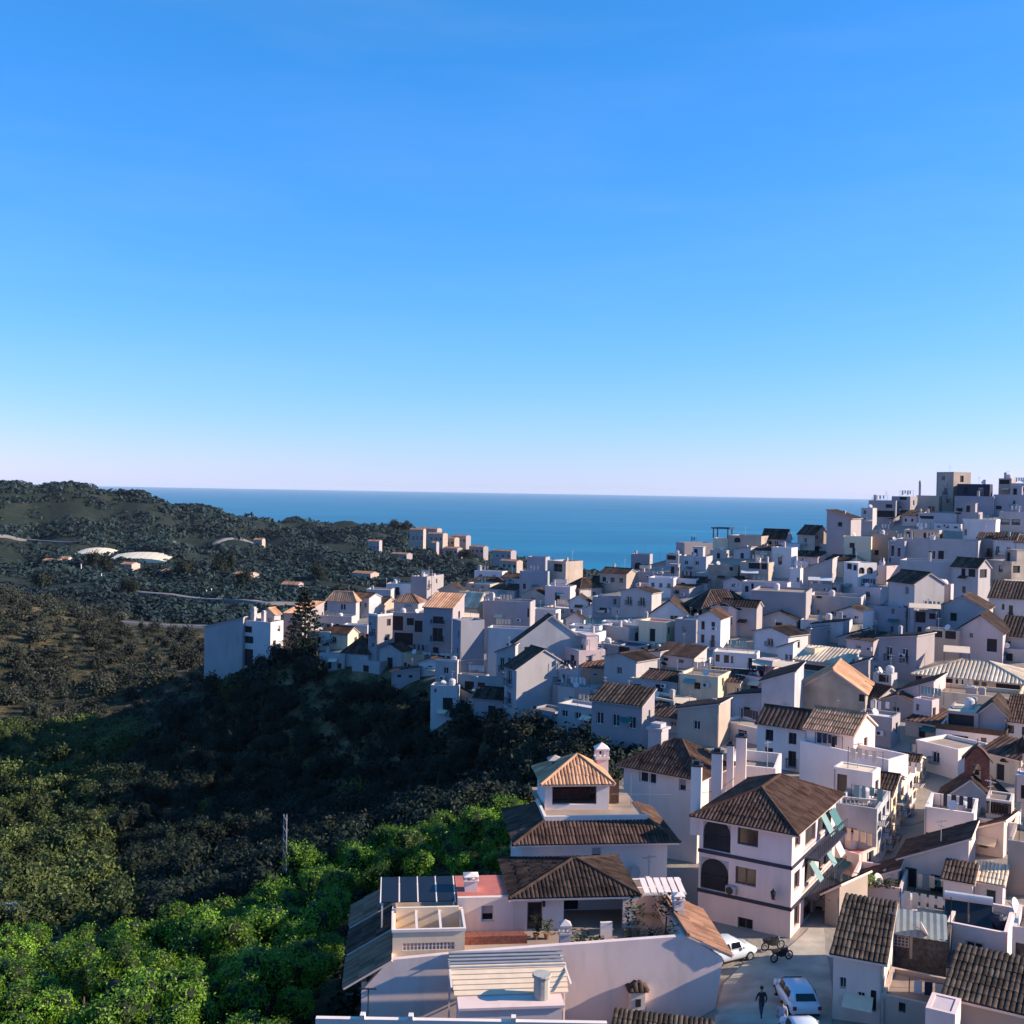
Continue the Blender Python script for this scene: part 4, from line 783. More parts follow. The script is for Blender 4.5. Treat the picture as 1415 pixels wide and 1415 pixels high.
# --- far villas on the headland and farmhouses
FV = [(566,585,588,732,756,1330,'white three-storey villa standing alone on the far slope'),(576,604,608,731,746,1420,'pale villa at the top of the far headland'),
 (590,612,616,738,752,1390,'wide pale villa just below the headland top'),(596,603,605,750,766,1310,'villa with one bright sunlit end wall on the headland'),
 (606,628,632,744,757,1400,'pale villa right of the bright end wall'),(624,644,648,741,753,1430,'pinkish villa at the right shoulder of the headland'),
 (612,632,636,758,768,1330,'small white villa in the trees below the headland'),(648,668,672,756,768,1400,'flat white villa near the shore end of the headland'),
 (680,706,710,762,776,1250,'second grey apartment villa nearer the shore'),(690,714,718,776,790,1120,'low villa behind the skyline chimneys'),(540,562,566,766,775,1200,'thin white farmhouse below the headland'),
 (486,512,517,793,805,820,'low lilac farmhouse on the valley floor'),(508,524,526,748,765,1250,'white farm villa in the middle of the far slope'),(322,345,350,794,806,760,'pale ruined barn beside the cypress clump'),(388,412,415,808,822,700,'long low farmhouse with a white end'),
 (58,80,84,775,784,900,'pale farmhouse with a white gable left of the tunnels'),(82,94,96,772,782,905,'small white gabled barn next to the pale farmhouse'),(166,182,186,780,786,860,'low whitewashed shed below the plastic tunnels'),
 (0,10,12,700,706,1200,'tiny white cottage at the far left'),(50,66,69,693,698,1250,'tiny pale cottage high on the left hill'),(350,362,364,746,752,1110,'tiny roadside cottage on the far slope'),(222,240,244,790,797,800,'grey field house below the tunnels')]
for a, b, c, e, g, Y, lab in FV:
    T(lab, a, b, c, e, g, Y, 40 if c - b > 3 else 20, 'flat' if (a % 2) else 'gu', ('lilac','lilac','tan','grey')[a % 4], r=1.5, tm='tile_red', par=.5, fine=False, cat='villa' if 'villa' in lab else 'farmhouse', name='villa' if 'villa' in lab else 'farmhouse',
      wins=[(a + (b - a) * (.2 + .3 * q), e + (g - e) * .35, (b - a) * .14, (g - e) * .3, 'w') for q in range(3 if b - a > 15 else 2)], ant=False, drop=1.5, d=10)

# ------------------------------------------------------------------ hand-built houses in the foreground
def XW(px, Y): return P(px, 1100, Y).x
def ZW(px, py, Y): return P(px, py, Y).z
def win(root, x, y, z, w, h, k='w', fr='frame_w', face='L', name=None):
    """a framed opening laid on a wall at y (front faces) or x (right-hand faces)"""
    rot = (0, 0, 0) if face == 'L' else (0, 0, math.pi / 2)
    if k == 'o': return link('opening', VOID, root, (x, y, z), rot, (w, 1, h))
    a = link(name or ('door' if k == 'd' else 'window'), UW[fr, 'd' if k == 'd' else ('s' if k == 's' else 'w')][1], root, (x, y, z), rot, (w, 1, h)); link('pane', UW[fr, 'w'][2], a)
    return a
def pierced(root, name, x0, x1, y, z0, z1, holes, col, th=0.3, rev=0.24):
    """a front wall of thickness th with real openings; holes are (x, z, w, h) in place coordinates"""
    mb = MB(); mb.wall((x0, y, z0), (1, 0), x1 - x0, z1 - z0, [(a - x0, b - z0, c, d) for a, b, c, d in holes], rev)
    mb.quad((x0,y,z0), (x0,y,z1), (x0,y+th,z1), (x0,y+th,z0)); mb.quad((x1,y,z1), (x1,y,z0), (x1,y+th,z0), (x1,y+th,z1)); mb.quad((x0,y,z1), (x1,y,z1), (x1,y+th,z1), (x0,y+th,z1))
    return mb.obj(name, M[col], root)
def pot_chimney(root, x, y, z, w, h, col='nwhite', arches=True, capk=None):
    """a whitewashed chimney with a little arched lantern and a capped top"""
    mb = MB(); mb.box(x-w/2, x+w/2, y-w/2, y+w/2, z, z+h*.62)
    mb.box(x-w*.6, x+w*.6, y-w*.6, y+w*.6, z+h*.62, z+h*.68)
    e = w*.12
    for sx in (-1, 1):
        for sy in (-1, 1): mb.box(x+sx*w*.42-e, x+sx*w*.42+e, y+sy*w*.42-e, y+sy*w*.42+e, z+h*.68, z+h*.86)
    mb.box(x-e*.8, x+e*.8, y-w*.5, y-w*.4, z+h*.68, z+h*.86)
    mb.box(x-w*.58, x+w*.58, y-w*.58, y+w*.58, z+h*.86, z+h*.9)
    c = mb.obj('chimney', M[col], root)
    cp = MB(); q = w*.6; t = z+h*.9
    for a, b in (((-1,-1),(1,-1)), ((1,-1),(1,1)), ((1,1),(-1,1)), ((-1,1),(-1,-1))): cp.poly([(x+a[0]*q, y+a[1]*q, t+.003), (x+b[0]*q, y+b[1]*q, t+.003), (x, y, z+h*1.05)])
    cp.obj('cap', M[capk or col], c)
    return c
def plant_tuft(root, x, y, z, r, h, m='leafd', n=60, seed=1):
    rr = random.Random(seed); mb = MB()
    for i in range(n):
        a = rr.uniform(0, 6.28); q = r * math.sqrt(rr.random()); b = rr.uniform(0.1, 1) * h; l = rr.uniform(.15, .32)
        c = Vector((x + q*math.cos(a), y + q*math.sin(a), z + b)); d = Vector((math.cos(a), math.sin(a), rr.uniform(-.2, 1.2))).normalized() * l; s = d.cross(Vector((0,0,1))).normalized() * l * .3
        mb.quad(c - d*.5, c + s, c + d*.5, c - s)
    return mb.obj('foliage', M[m], root)

# ---- the long wall house at the bottom
Yf = 63.0
FH = thing('terrace_house', 'long lilac-walled house at the bottom with a roof terrace and tiled side roofs', 'house', (.5, Yf, -31.0), R_(6)); Fz = -31.0
FHM = Matrix.Translation((.5, Yf, Fz)) @ Matrix.Rotation(R_(6), 4, 'Z')
def L(x, y, z): return (x, y - Yf, z - Fz)
pf = lambda px, py: (XW(px, Yf), 0.0, ZW(px, py, Yf) - Fz)
mb = MB(); mb.prism([pf(493,1425), pf(988,1425), pf(1000,1338), pf(952,1306), pf(945,1304), pf(640,1313), pf(531,1319), pf(493,1360)], (0, 0.35, 0)); mb.obj('front_wall', M['nlilac'], FH)
xl, xr = XW(531, Yf), XW(950, Yf); zl, zr = ZW(531,1319,Yf) - Fz, ZW(950,1305,Yf) - Fz
mb = MB(); mb.box(xl, xl+.3, .36, 11, 0, zl-.02); mb.box(XW(493,Yf), xl-.01, 10.6, 11, 0, zl-1.2); mb.box(XW(493,Yf), XW(493,Yf)+.3, .36, 10.5, 0, zl-1.4); mb.box(xr-.3, xr, .36, 10.2, 0, zr-.02); mb.box(xl+.32, xr-.32, 10.6, 10.9, 0, 4.2); mb.obj('side_wall', M['nwhite'], FH)
dz = 3.35
mb = MB(); mb.box(xl+.32, xr-.32, .37, 10.5, dz-.2, dz); mb.obj('terrace_floor', M['deck'], FH)
# left roof, stepping down towards the ravine
el = (XW(468, Yf), ZW(468,1353,Yf) - Fz)
for k, (ya, yb) in enumerate(((-.15, 3.9), (4.0, 7.6), (7.7, 11.3))):
    dzz = .18 * k
    add_roof(FH, [[(el[0], yb, el[1]+dzz), (el[0], ya, el[1]+dzz), (xl+.1, ya, zl+.06+dzz), (xl+.1, yb, zl+.06+dzz)]], [], ('tile_red', 'tile_brown', 'tile_red')[k], True, 'nwhite', .12, 'side_roof')  # lit and shaded bands of the slope painted as lighter and darker tiles
# right roof running down to the lane
er = (XW(1013, Yf), ZW(1013,1334,Yf) - Fz)
add_roof(FH, [[(er[0], -.15, er[1]), (er[0]+.2, 7.0, er[1]), (xr-.1, 7.0, zr+.12), (xr-.1, -.15, zr+.12)]], [((xr-.1,-.15,zr+.12), (xr-.1,7.0,zr+.12))], 'tile_red', True, 'nwhite', .12, 'side_roof')
# cream raised loggia with white rails
bx0, bx1 = XW(537, 64), XW(636, 64); b0 = dz; b1 = ZW(585,1281,64) - Fz
mb = MB(); mb.wall((bx0, .9, b0), (1,0), bx1-bx0, b1-b0, [(.6, .5, bx1-bx0-1.2, .42)], .1); mb.box(bx0, bx0+.18, .91, 4.0, b0, b1); mb.box(bx1-.18, bx1, .91, 4.0, b0, b1); mb.box(bx0+.2, bx1-.2, 3.8, 4.0, b0, b1+.3); mb.box(bx0, bx1, .9, 1.15, b0-.3, b0); mb.obj('loggia', M['cream'], FH)
mb = MB()
n = 14; ww = (bx1-bx0-1.2)/n
for i in range(n + 1): x = bx0+.6+i*ww; mb.box(x-.035, x+.035, .93, 1.0, b0+.5, b0+.92)
mb.box(bx0+.6, bx1-.6, .945, .985, b0+.69, b0+.73); mb.obj('lattice', M['nwhite2'], FH)
mb = MB(); zt = b1
for (a, b) in (((bx0,.9),(bx1,.9)), ((bx0,4),(bx1,4))): mb.box(a[0]-.05, b[0]+.05, a[1]-.08, a[1]+.1, zt+.003, zt+.16)
for i in range(4): x = bx0 + (bx1-bx0)*i/3; mb.box(x-.07, x+.07, 1.0, 3.9, zt+.005, zt+.13)
mb.obj('roof_rail', M['nwhite2'], FH)
# black panel pergola behind the loggia
px0, px1 = XW(531, 68.5), XW(632, 68.5)
for i in range(4):
    a = px0 + (px1-px0)*i/4; b = px0 + (px1-px0)*(i+1)/4
    mb = MB(); mb.prism([(a+.05, 4.6, 5.28), (b-.05, 4.6, 5.28), (b-.05, 7.6, 5.75), (a+.05, 7.6, 5.75)], (0,0,.06)); mb.obj('shade_panel', M['panel'], FH)
mb = MB()
for i in range(5): x = px0 + (px1-px0)*i/4; mb.bar((x, 4.55, 5.29), (x, 7.65, 5.77), .05, n=4)
for x in (px0+.1, px1-.1):
    for y in (4.7, 7.5): mb.box(x-.05, x+.05, y-.05, y+.05, dz, 5.25)
mb.obj('panel_frame', M['nwhite2'], FH)
plant_tuft(FH, px0+1.4, 4.4, dz, .5, 1.4, 'leafo', 90, 3)
# roof room with red flat roof
hx0, hx1, hx2 = XW(634, 67.5), XW(712, 67.5), XW(884, 67.5); hz1 = 5.52
wins_ = [(XW(667,67.5), 4.0, .8, 1.0)]
pierced(FH, 'room_wall', hx0, hx1+.01, 4.5, dz, hz1, wins_, 'nwhite'); win(FH, wins_[0][0], 4.67, 4.0, .8, 1.0, 's')
mb = MB(); mb.box(hx0, hx1, 4.81, 8.4, hz1-.25, hz1); mb.box(hx0, hx0+.2, 4.81, 8.4, dz, hz1-.26); mb.obj('red_roof', M['reddeck'], FH)
mb = MB(); mb.box(hx0-.2, XW(727,66), 2.6, 2.85, dz-.1, dz+.5); mb.box(hx0-.2, XW(727,66), 2.86, 4.4, dz+.01, dz+.06); mb.obj('brick_kerb', M['brick'], FH)
pot_chimney(FH, XW(655, 69), 5.9, hz1, .8, 1.05, 'nwhite2')
# porch with hipped tiled roof
dx = XW(731, 67.5)
pierced(FH, 'porch_wall', hx1+.02, XW(782,67.5), 4.5, dz, hz1+.05, [(dx, dz+.06, .95, 1.75)], 'nwhite'); win(FH, dx, 4.67, dz+.06, .95, 1.75, 'd', 'frame_b')
mb = MB(); mb.box(XW(782,67.5)+.01, hx2, 7.6, 7.8, dz, hz1+.05); mb.box(hx2-.22, hx2, 4.81, 7.59, dz, hz1+.05); mb.box(XW(866,67.5), hx2, 4.5, 4.8, dz, hz1+.05); mb.box(XW(782,67.5)+.01, XW(866,67.5)-.01, 4.5, 4.8, hz1-.3, hz1+.05); mb.obj('porch_frame', M['nwhite'], FH)
win(FH, XW(785,67.5), 7.55, dz+.1, 1.3, 1.9, 'o')
rz = hz1 + .06; ra = (XW(800, 70), 7.6, 6.72); rb = (XW(806, 70), 7.6, 6.72)
c0, c1, c2, c3 = (XW(704,66.7), 3.9, rz), (XW(891,66.7), 3.9, rz), (XW(891,66.7), 11.4, rz), (XW(704,66.7), 11.4, rz)
add_roof(FH, [[c0, c1, rb, ra], [c1, c2, rb], [c2, c3, ra, rb], [c3, c0, ra]], [(c0, ra), (c1, rb), (c2, rb), (c3, ra), (ra, rb)], 'tile_dark', True, 'nwhite2', .14, 'porch_roof', pitch=.27)
mb = MB(); x = XW(752,67); mb.box(x, x+.16, 4.2, 4.45, 4.95, 5.3); mb.obj('wall_lantern', M['iron'], FH)
pot_chimney(FH, XW(776, 64), 1.1, dz, .62, 1.95, 'white')
mb = MB(); mb.box(XW(833,65), XW(850,65), 3.0, 3.2, dz, dz+1.0); mb.obj('terrace_partition', M['nwhite2'], FH)
for i, (px, yy, r, h) in enumerate(((793,1.2,.35,.55),(806,1.4,.4,.7),(822,1.3,.45,.5),(872,3.6,.4,2.0),(884,3.4,.45,1.6),(866,1.5,.4,.8),(930,1.6,.5,1.0),(741,3.2,.35,1.1),(756,3.2,.35,.9),(900,2.2,.7,.7))):
    pt = thing('potted_plant', 'leafy potted plant on the roof terrace by the porch wall', 'plant', FHM @ Vector((XW(px, Yf+yy), yy, dz)), 0, 'pot plants on the long house terrace')
    mb = MB(); mb.lathe([(.14,0),(.2,.3),(.22,.34)], n=8); mb.obj('pot', M['tile_red'], pt); plant_tuft(pt, 0, 0, .3, r, h, 'leafd' if i % 2 else 'leafo', 70, i)
# right end of the terrace: back wall, white beams, pillar and a small tree
mb = MB(); mb.box(hx2+.02, XW(945,68), 6.9, 7.1, dz, 5.0); mb.box(XW(940,66.5), XW(950,66.5), 3.2, 7.1, dz, 4.9); mb.obj('patio_wall', M['nlilac'], FH)
mb = MB()
for i in range(6): x = XW(890,70)+i*.46; mb.prism([(x, 4.6, 5.5), (x+.36, 4.6, 5.5), (x+.30, 6.0, 5.95), (x-.06, 6.0, 5.95)], (0,0,.05))
mb.box(XW(888,70), XW(888,70)+2.8, 4.55, 4.65, 5.38, 5.48); mb.box(XW(888,70), XW(888,70)+2.8, 5.9, 6.0, 5.8, 5.9); mb.obj('pergola_beams', M['nwhite2'], FH)
pot_chimney(FH, XW(943,66.3), 3.5, 4.9, .62, 1.0, 'nwhite2')
pt = thing('patio_tree', 'small leafy patio tree against the lilac end wall of the terrace', 'tree', FHM @ Vector((XW(925,66.5), 3.5, dz)))
mb = MB(); mb.bar((0,0,0), (.05,0,1.1), .06, r2=.04); mb.obj('trunk', M['bark'], pt); plant_tuft(pt, 0, 0, .9, .9, 1.5, 'leafd', 220, 5)
# little tiled shrine chimney on the front wall
x = XW(875, Yf); z = ZW(875,1400,Yf) - Fz
mb = MB(); mb.box(x-.42, x+.42, -.7, -.02, z-2, z+1.25); c = mb.obj('chimney', M['nwhite2'], FH)
mb = MB(); mb.box(x-.16, x+.16, -.73, -.69, z+.35, z+.8); mb.obj('arched_vent', M['void'], c)
add_roof(FH, [[(x-.6,-.85,z+1.25), (x+.6,-.85,z+1.25), (x,-.36,z+1.75)], [(x+.6,-.85,z+1.25), (x+.6,.1,z+1.25), (x,-.36,z+1.75)], [(x+.6,.1,z+1.25), (x-.6,.1,z+1.25), (x,-.36,z+1.75)], [(x-.6,.1,z+1.25), (x-.6,-.85,z+1.25), (x,-.36,z+1.75)]], [], 'tile_dark', True, 'tan', .06, 'chimney_roof')

# ---- louvred outbuilding in front of the long wall
Yo = 58.0; OB = thing('outbuilding', 'small outbuilding with slatted cream awning and flat roof before the long wall', 'outbuilding', (XW(712,Yo), Yo, -31), R_(6)); oz = lambda py: ZW(712, py, Yo) + 31
ox = lambda px: XW(px, Yo) - XW(712, Yo)
mb = MB(); mb.box(ox(640), ox(783), 0, 3.0, 0, oz(1394)); mb.obj('wall', M['nlilac'], OB)
mb = MB(); mb.box(ox(638), ox(786), -.1, 2.95, oz(1394)+.004, oz(1394)+.14); mb.obj('flat_roof', M['npink'], OB)
for i in range(6):
    f = i / 5; mb = MB(); z = oz(1394)+.17+.5*f; y = 1.3 + 2.1*f
    mb.prism([(ox(634)-.15*f, y, z), (ox(797)+.2*f, y, z), (ox(797)+.2*f, y+.3, z+.1), (ox(634)-.15*f, y+.3, z+.1)], (0,0,.05)); mb.obj('slat', M['canvas'], OB)
for i in range(5):
    mb = MB(); z = oz(1394)+.74+.07*i; y = 3.45+.32*i
    mb.box(ox(630), ox(801), y, y+.24, z, z+.05); mb.obj('slat', M['metal'], OB)
for px in (630, 800): mb = MB(); mb.box(ox(px)-.05, ox(px)+.05, 3.4, 3.5, 0, oz(1394)+.655); mb.box(ox(px)-.05, ox(px)+.05, 1.2, 5.0, oz(1394)+.66, oz(1394)+.72); mb.obj('awning_frame', M['nwhite2'], OB)
mb = MB(); mb.lathe([(.46,0),(.44,1.25),(.52,1.28),(.55,1.4),(.5,1.46)], (ox(757), .9, oz(1394)), 14); mb.obj('chimney', M['concrete'], OB)
RW = thing('parapet_wall', 'white capped parapet with short piers along the bottom edge of the view', 'wall', (XW(640,55), 55, -34))
mb = MB(); mb.box(XW(440,55)-XW(640,55), XW(845,55)-XW(640,55), 0, .3, 0, ZW(640,1411,55)+34); mb.obj('wall', M['nwhite2'], RW)
for px in (505, 572, 715):
    mb = MB(); x = XW(px,55)-XW(640,55); mb.box(x-.12, x+.12, -.05, .35, ZW(640,1411,55)+34.003, ZW(640,1405,55)+34); mb.obj('pier', M['nwhite2'], RW)
fl_ = thing('flue', 'white arched flue standing on the bottom parapet wall', 'flue', (XW(567,56), 56, -29.0)); pot_chimney(fl_, 0, 0, -1.5, .5, 2.0, 'nwhite2')
an = thing('roof_antenna', 'grey T-shaped antenna at the left end of the long lilac wall', 'antenna', (XW(513,60), 60, -31)); mb = MB(); mb.bar((0,0,0), (0,0,3.1), .04); mb.bar((-.45,0,3.05), (.45,0,3.05), .05); mb.obj('mast', M['iron'], an)

# ---- the house behind it: skirt roof, terrace, pyramid pavilion
Ym = 78.0; MH = thing('pavilion_house', 'white house with a skirt of brown tiles and a pyramid-roofed terrace pavilion', 'house', (XW(712,Ym)+.55, Ym-.5, -32.0), R_(6)); Mz = -32.0
mx = lambda px, Y=Ym: XW(px, Y) - XW(712, Ym)
mz = lambda py, Y=Ym: ZW(800, py, Y) - Mz
w = mx(916); ze = mz(1160)
sw = (mx(809), ze-1.55, .72, .95)
pierced(MH, 'front_wall', 0, w, 0, 0, ze, [sw], 'nwhite2'); win(MH, sw[0], .17, sw[1], sw[2], sw[3], 's')
mb = MB(); mb.box(0, .3, .31, 7.5, 0, ze); mb.box(.31, w-.31, 7.2, 7.5, 0, ze); mb.wall((w,0,0), (0,1), 7.5, ze, [(1.2, ze-2.1, 1.2, 1.7), (3.2, ze-2.1, 1.2, 1.7)], .3); mb.obj('side_wall', M['nwhite'], MH)
for u in (1.2, 3.2): win(MH, w-.25, u, ze-2.1, 1.2, 1.7, 'o', face='R')
o = .75; ins = 1.9; rz1 = ze+.85
a0, a1, a2, a3 = (-o,-o,ze-.12), (w+o,-o,ze-.12), (w+o,8.2,ze-.12), (-o,8.2,ze-.12); b0_, b1_, b2_, b3_ = (ins,ins,rz1), (w-ins+.8,ins,rz1), (w-ins+.8,6.4,rz1), (ins,6.4,rz1)
add_roof(MH, [[a0,a1,b1_,b0_], [a1,a2,b2_,b1_], [a3,a0,b0_,b3_]], [(a0,b0_), (a1,b1_)], 'tile_brown', True, 'nwhite2', .14, 'skirt_roof')
tz = rz1+.02
mb = MB(); mb.box(ins-.1, w-ins+.9, ins-.15, ins+.05, tz-.3, tz+.32); mb.box(ins-.1, ins+.1, ins+.06, 6.4, tz-.3, tz+.32); mb.obj('parapet', M['nwhite2'], MH)
mb = MB(); mb.box(ins+.11, w-ins+.8, ins+.06, 11.0, tz-.35, tz-.05); mb.obj('terrace_floor', M['deck'], MH)
pv = 4.6; q0, q1 = mx(752,Ym+pv), mx(841,Ym+pv); qz = mz(1083,Ym+pv); ph = mx(762,Ym+pv); p2 = mx(824,Ym+pv)
pierced(MH, 'pavilion_wall', q0, q1, pv, tz-.05, qz, [(ph, tz+.35, p2-ph, qz-tz-.55)], 'nwhite2', rev=.3)
mb = MB(); mb.box(q0, q0+.25, pv+.31, pv+4.6, tz, qz); mb.box(q1-.25, q1, pv+.31, pv+4.6, tz, qz); mb.box(q0+.26, q1-.26, pv+4.4, pv+4.6, tz, qz); mb.obj('pavilion_side', M['nwhite2'], MH)
mb = MB(); mb.box(ph+.3, p2-.1, pv+2.4, pv+2.8, tz+.05, tz+.9); mb.obj('bench', M['brick'], MH)
ap = ((q0+q1)/2+.35, pv+2.3, mz(1043,Ym+pv+2.3)); e = .4; g0, g1, g2, g3 = (q0-e,pv-e,qz), (q1+e,pv-e,qz), (q1+e,pv+5,qz), (q0-e,pv+5,qz)
add_roof(MH, [[g0,g1,ap], [g1,g2,ap], [g2,g3,ap], [g3,g0,ap]], [(g0,ap), (g1,ap), (g2,ap), (g3,ap)], 'tile_straw', True, 'nwhite2', .14, 'pavilion_roof')
pot_chimney(MH, mx(771,Ym+8), 8, qz-1.0, .95, 2.3, 'tan'); pot_chimney(MH, mx(838,Ym+9), 9, qz-1.0, .95, 3.0, 'nwhite2')
mb = MB(); mb.box(mx(845,84), mx(858,84), 6.0, 6.2, tz, qz-.1); mb.obj('side_gate', M['woodd'], MH)
mb = MB()
for px in (873, 900): x = mx(px, 83); mb.bar((x, 5, tz-.3), (x, 5, tz+2.6), .03, n=4)
mb.bar((mx(845,83),5,tz+1.0), (mx(930,83),5,tz+.9), .012, n=3); mb.obj('washing_line', M['metal'], MH)
c = pot_chimney(MH, mx(732,76.5), -1.5, ze-2.8, .7, 1.6, 'nwhite2')
mb = MB(); mb.lathe([(.02,0),(.3,.05),(.5,.2)], n=12); d_ = mb.obj('satellite_dish', M['concrete'], MH); d_.location = (mx(868,77.5), -.4, ze-2.3); d_.rotation_euler = (R_(75), 0, .6)
link('antenna', ANT, MH, (mx(890,77), -.6, ze-3.0), (0,0,.3), (1.2,1.2,2.0))

T('cream house under a big dark hipped roof behind the pyramid pavilion', 857,965,1012, 1072,1132,89,26,'hip','white2',r=1.9,tm='tile_brown',o=.5,wins=[(880,1078,26,18,'w'),(938,1080,10,18,'s')],ch=[(884,1018,1.3)],ant=False)
for px, py, yb_, Y, w_, lab in ((962,1058,1124,80,.75,'tall white chimney nearest the hero roof, with one bright edge'),(990,1040,1092,88,.85,'middle white chimney on the wall behind the dark roof'),(1023,1018,1062,93,.85,'rearmost white chimney with a dark cowl'),(1008,1030,1075,91,.55,'slim white chimney between the two stout ones')):
    c = thing('chimney_stack', lab.replace('hero roof', 'arched house roof'), 'chimney', (XW(px,Y), Y, ZW(px,yb_,Y)-1.5), R_(-15)); h_ = ZW(px,py,Y)-ZW(px,yb_,Y)+1.5
    mb = MB(); mb.box(-w_/2, w_/2, -w_/2, w_/2, 0, h_); mb.obj('shaft', M['nwhite2'], c); mb = MB(); mb.box(-w_*.6, w_*.6, -w_*.6, w_*.6, h_+.002, h_+.12); mb.box(-w_*.3, w_*.3, -w_*.3, w_*.3, h_+.121, h_+.4); mb.obj('cowl', M['iron'], c)
T('white rooftop yard wall with brick joints behind the brown ridge', 1005,1072,1076, 1062,1095,95,5,'flat','white2',par=.9,d=6,wins=[],ant=False,cat='terrace',name='roof_terrace')

# ---- the three-storey arched corner house
HH = T('three-storey corner house with arched loggias, dark string courses and a brown hipped roof', 960,1095,1163, 1146,1312,75,17,'hip','pink',r=1.55,d=11.3,tm='tile_brown',o=.55,
  wins=[(1017,1155,30,26,'w'),(1015,1213,30,25,'w'),(1020,1285,22,20,'w'),(966,1151,41,46,'a'),(963,1209,42,46,'a'),
        (1099,1152,8,26,'w'),(1114,1150,16,40,'o'),(1136,1150,16,40,'o'),(1099,1212,8,26,'w'),(1114,1206,16,40,'o'),(1136,1206,16,40,'o'),(1100,1262,8,30,'d'),(1114,1262,14,36,'s'),(1136,1262,14,36,'o')],
  frame='frame_b',bands=[(1198,1203,'navy'),(1256,1261,'navy')],ant=False)

hw, hd, hH = HH['w'], HH['d'], HH['H']; sv = 75 / F; hx = lambda px: (px - 960) / (1095 - 960) * hw; hz = lambda py: hH - (py - 1146) * sv
for (a, b) in ((966, 1197), (963, 1255)):
    mb = MB()
    for i in range(13): x = hx(a) + .05 + (hx(a+41) - hx(a) - .1) * i / 12; mb.box(x-.012, x+.012, .06, .085, hz(b), hz(b)+.95)
    mb.box(hx(a), hx(a+41), .05, .1, hz(b)+.95, hz(b)+1.0); mb.obj('railing', M['iron'], HH)
mb = MB(); mb.box(hx(1003), hx(1018), -.32, -.002, hz(1256)+.12, hz(1242)); ac = mb.obj('air_conditioner', M['white'], HH)
mb = MB(); mb.lathe([(.27,0),(.27,.03)], n=14); gr = mb.obj('fan_grille', M['iron'], ac); gr.location = (hx(1009), -.325, (hz(1256)+hz(1242))/2+.05); gr.rotation_euler = (R_(90), 0, 0)
mb = MB(); x = hx(1073); mb.bar((x,0,hz(1250)), (x,-.5,hz(1244)), .03); mb.lathe([(.09,0),(.2,.5),(.06,.68),(.02,.8)], (x,-.5,hz(1246)), 8); mb.obj('street_lantern', M['iron'], HH)
for lev in range(2):       # street side: dark bays with railings, awnings
    z = (hz(1203), hz(1261))[lev]
    mb = MB(); mb.box(hw+.08, hw+1.0, hd*.28, hd*.98, z-.14, z); mb.obj('balcony_slab', M['navy'], HH)
    mb = MB()
    for i in range(16): y = hd*.28 + hd*.7*i/15; mb.box(hw+.96, hw+.985, y-.012, y+.012, z, z+.95)
    mb.box(hw+.95, hw+1.0, hd*.28, hd*.98, z+.95, z+1.0); mb.obj('railing', M['iron'], HH)
for i, (f0, f1, z0, z1, m) in enumerate(((.58,.68,1160,1188,'canvas_t'),(.78,.92,1165,1192,'green'),(.66,.75,1212,1238,'canvas_t'),(.84,.96,1206,1236,'white2'),(.34,.43,1216,1240,'canvas_t'))):
    mb = MB(); mb.prism([(hw+.15,hd*f0,hz(z0)), (hw+.95,hd*f0,hz(z1)), (hw+.95,hd*f1,hz(z1)), (hw+.15,hd*f1,hz(z0))], (0,0,.04)); tag(mb.obj('awning', M[m], HH), {'canvas_t':'pale teal awning','green':'dark green awning','white2':'white awning'}[m])
# big brown roof of the neighbour

# ---- belfry and chapel
CH = T('small chapel with a dark tiled roof below the brick belfry', 1292,1388,1392, 1120,1150,95,4,'gv','grey',r=2.4,tm='tile_dark',d=6,wins=[(1328,1122,20,14,'o')],ant=False,cat='chapel',name='chapel')
Yb = 97.5; BF = thing('belfry', 'red brick belfry with a pointed top and an open bell arch', 'belfry', (XW(1349,Yb), Yb, ZW(1349,1095,Yb)), R_(-23)); bz = lambda py: ZW(1349,py,Yb) - ZW(1349,1095,Yb)
u = 1/15.4; W2 = 16*u; oa = 5.2*u
out = [(-W2,0),(W2,0),(W2,bz(1050)),(0,bz(1030)),(-W2,bz(1050))]
mb = MB(); t = .45
mb.prism([(-W2,-t,0),(-oa,-t,0),(-oa,-t,bz(1050)),(-W2,-t,bz(1050))], (0,2*t,0)); mb.prism([(oa,-t,0),(W2,-t,0),(W2,-t,bz(1050)),(oa,-t,bz(1050))], (0,2*t,0)); mb.box(-oa+.003,oa-.003,-t,t,0,bz(1080))
N = 8; zs = bz(1059); arc = [(-oa*math.cos(math.pi*i/N), zs+oa*math.sin(math.pi*i/N)) for i in range(N+1)]
for i in range(N): (a,b),(c,d) = arc[i],arc[i+1]; mb.prism([(a,-t,b),(c,-t,d),(c,-t,bz(1050)),(a,-t,bz(1050))], (0,2*t,0))
mb.prism([(-W2,-t,bz(1050)+.003),(W2,-t,bz(1050)+.003),(W2*.45,-t,bz(1037)),(0,-t,bz(1031)),(-W2*.45,-t,bz(1037))], (0,2*t,0)); mb.obj('brick_frame', M['brick'], BF)
mb = MB()
for s in (-1,1): mb.prism([(s*W2*1.25,-t-.15,bz(1051)),(s*W2*.5,-t-.15,bz(1036.5)),(s*W2*.5,-t-.15,bz(1035)),(s*W2*1.25,-t-.15,bz(1049))], (0,2*t+.3,0)); mb.prism([(s*W2*.5,-t-.15,bz(1036.3)),(0,-t-.15,bz(1030)),(0,-t-.15,bz(1028.5)),(s*W2*.5,-t-.15,bz(1034.8))], (0,2*t+.3,0))
mb.obj('coping', M['tile_dark'], BF)
mb = MB(); mb.bar((0,0,bz(1030)), (0,0,bz(1020)), .03); mb.bar((-.2,0,bz(1023)), (.2,0,bz(1023)), .025); mb.obj('cross', M['iron'], BF)
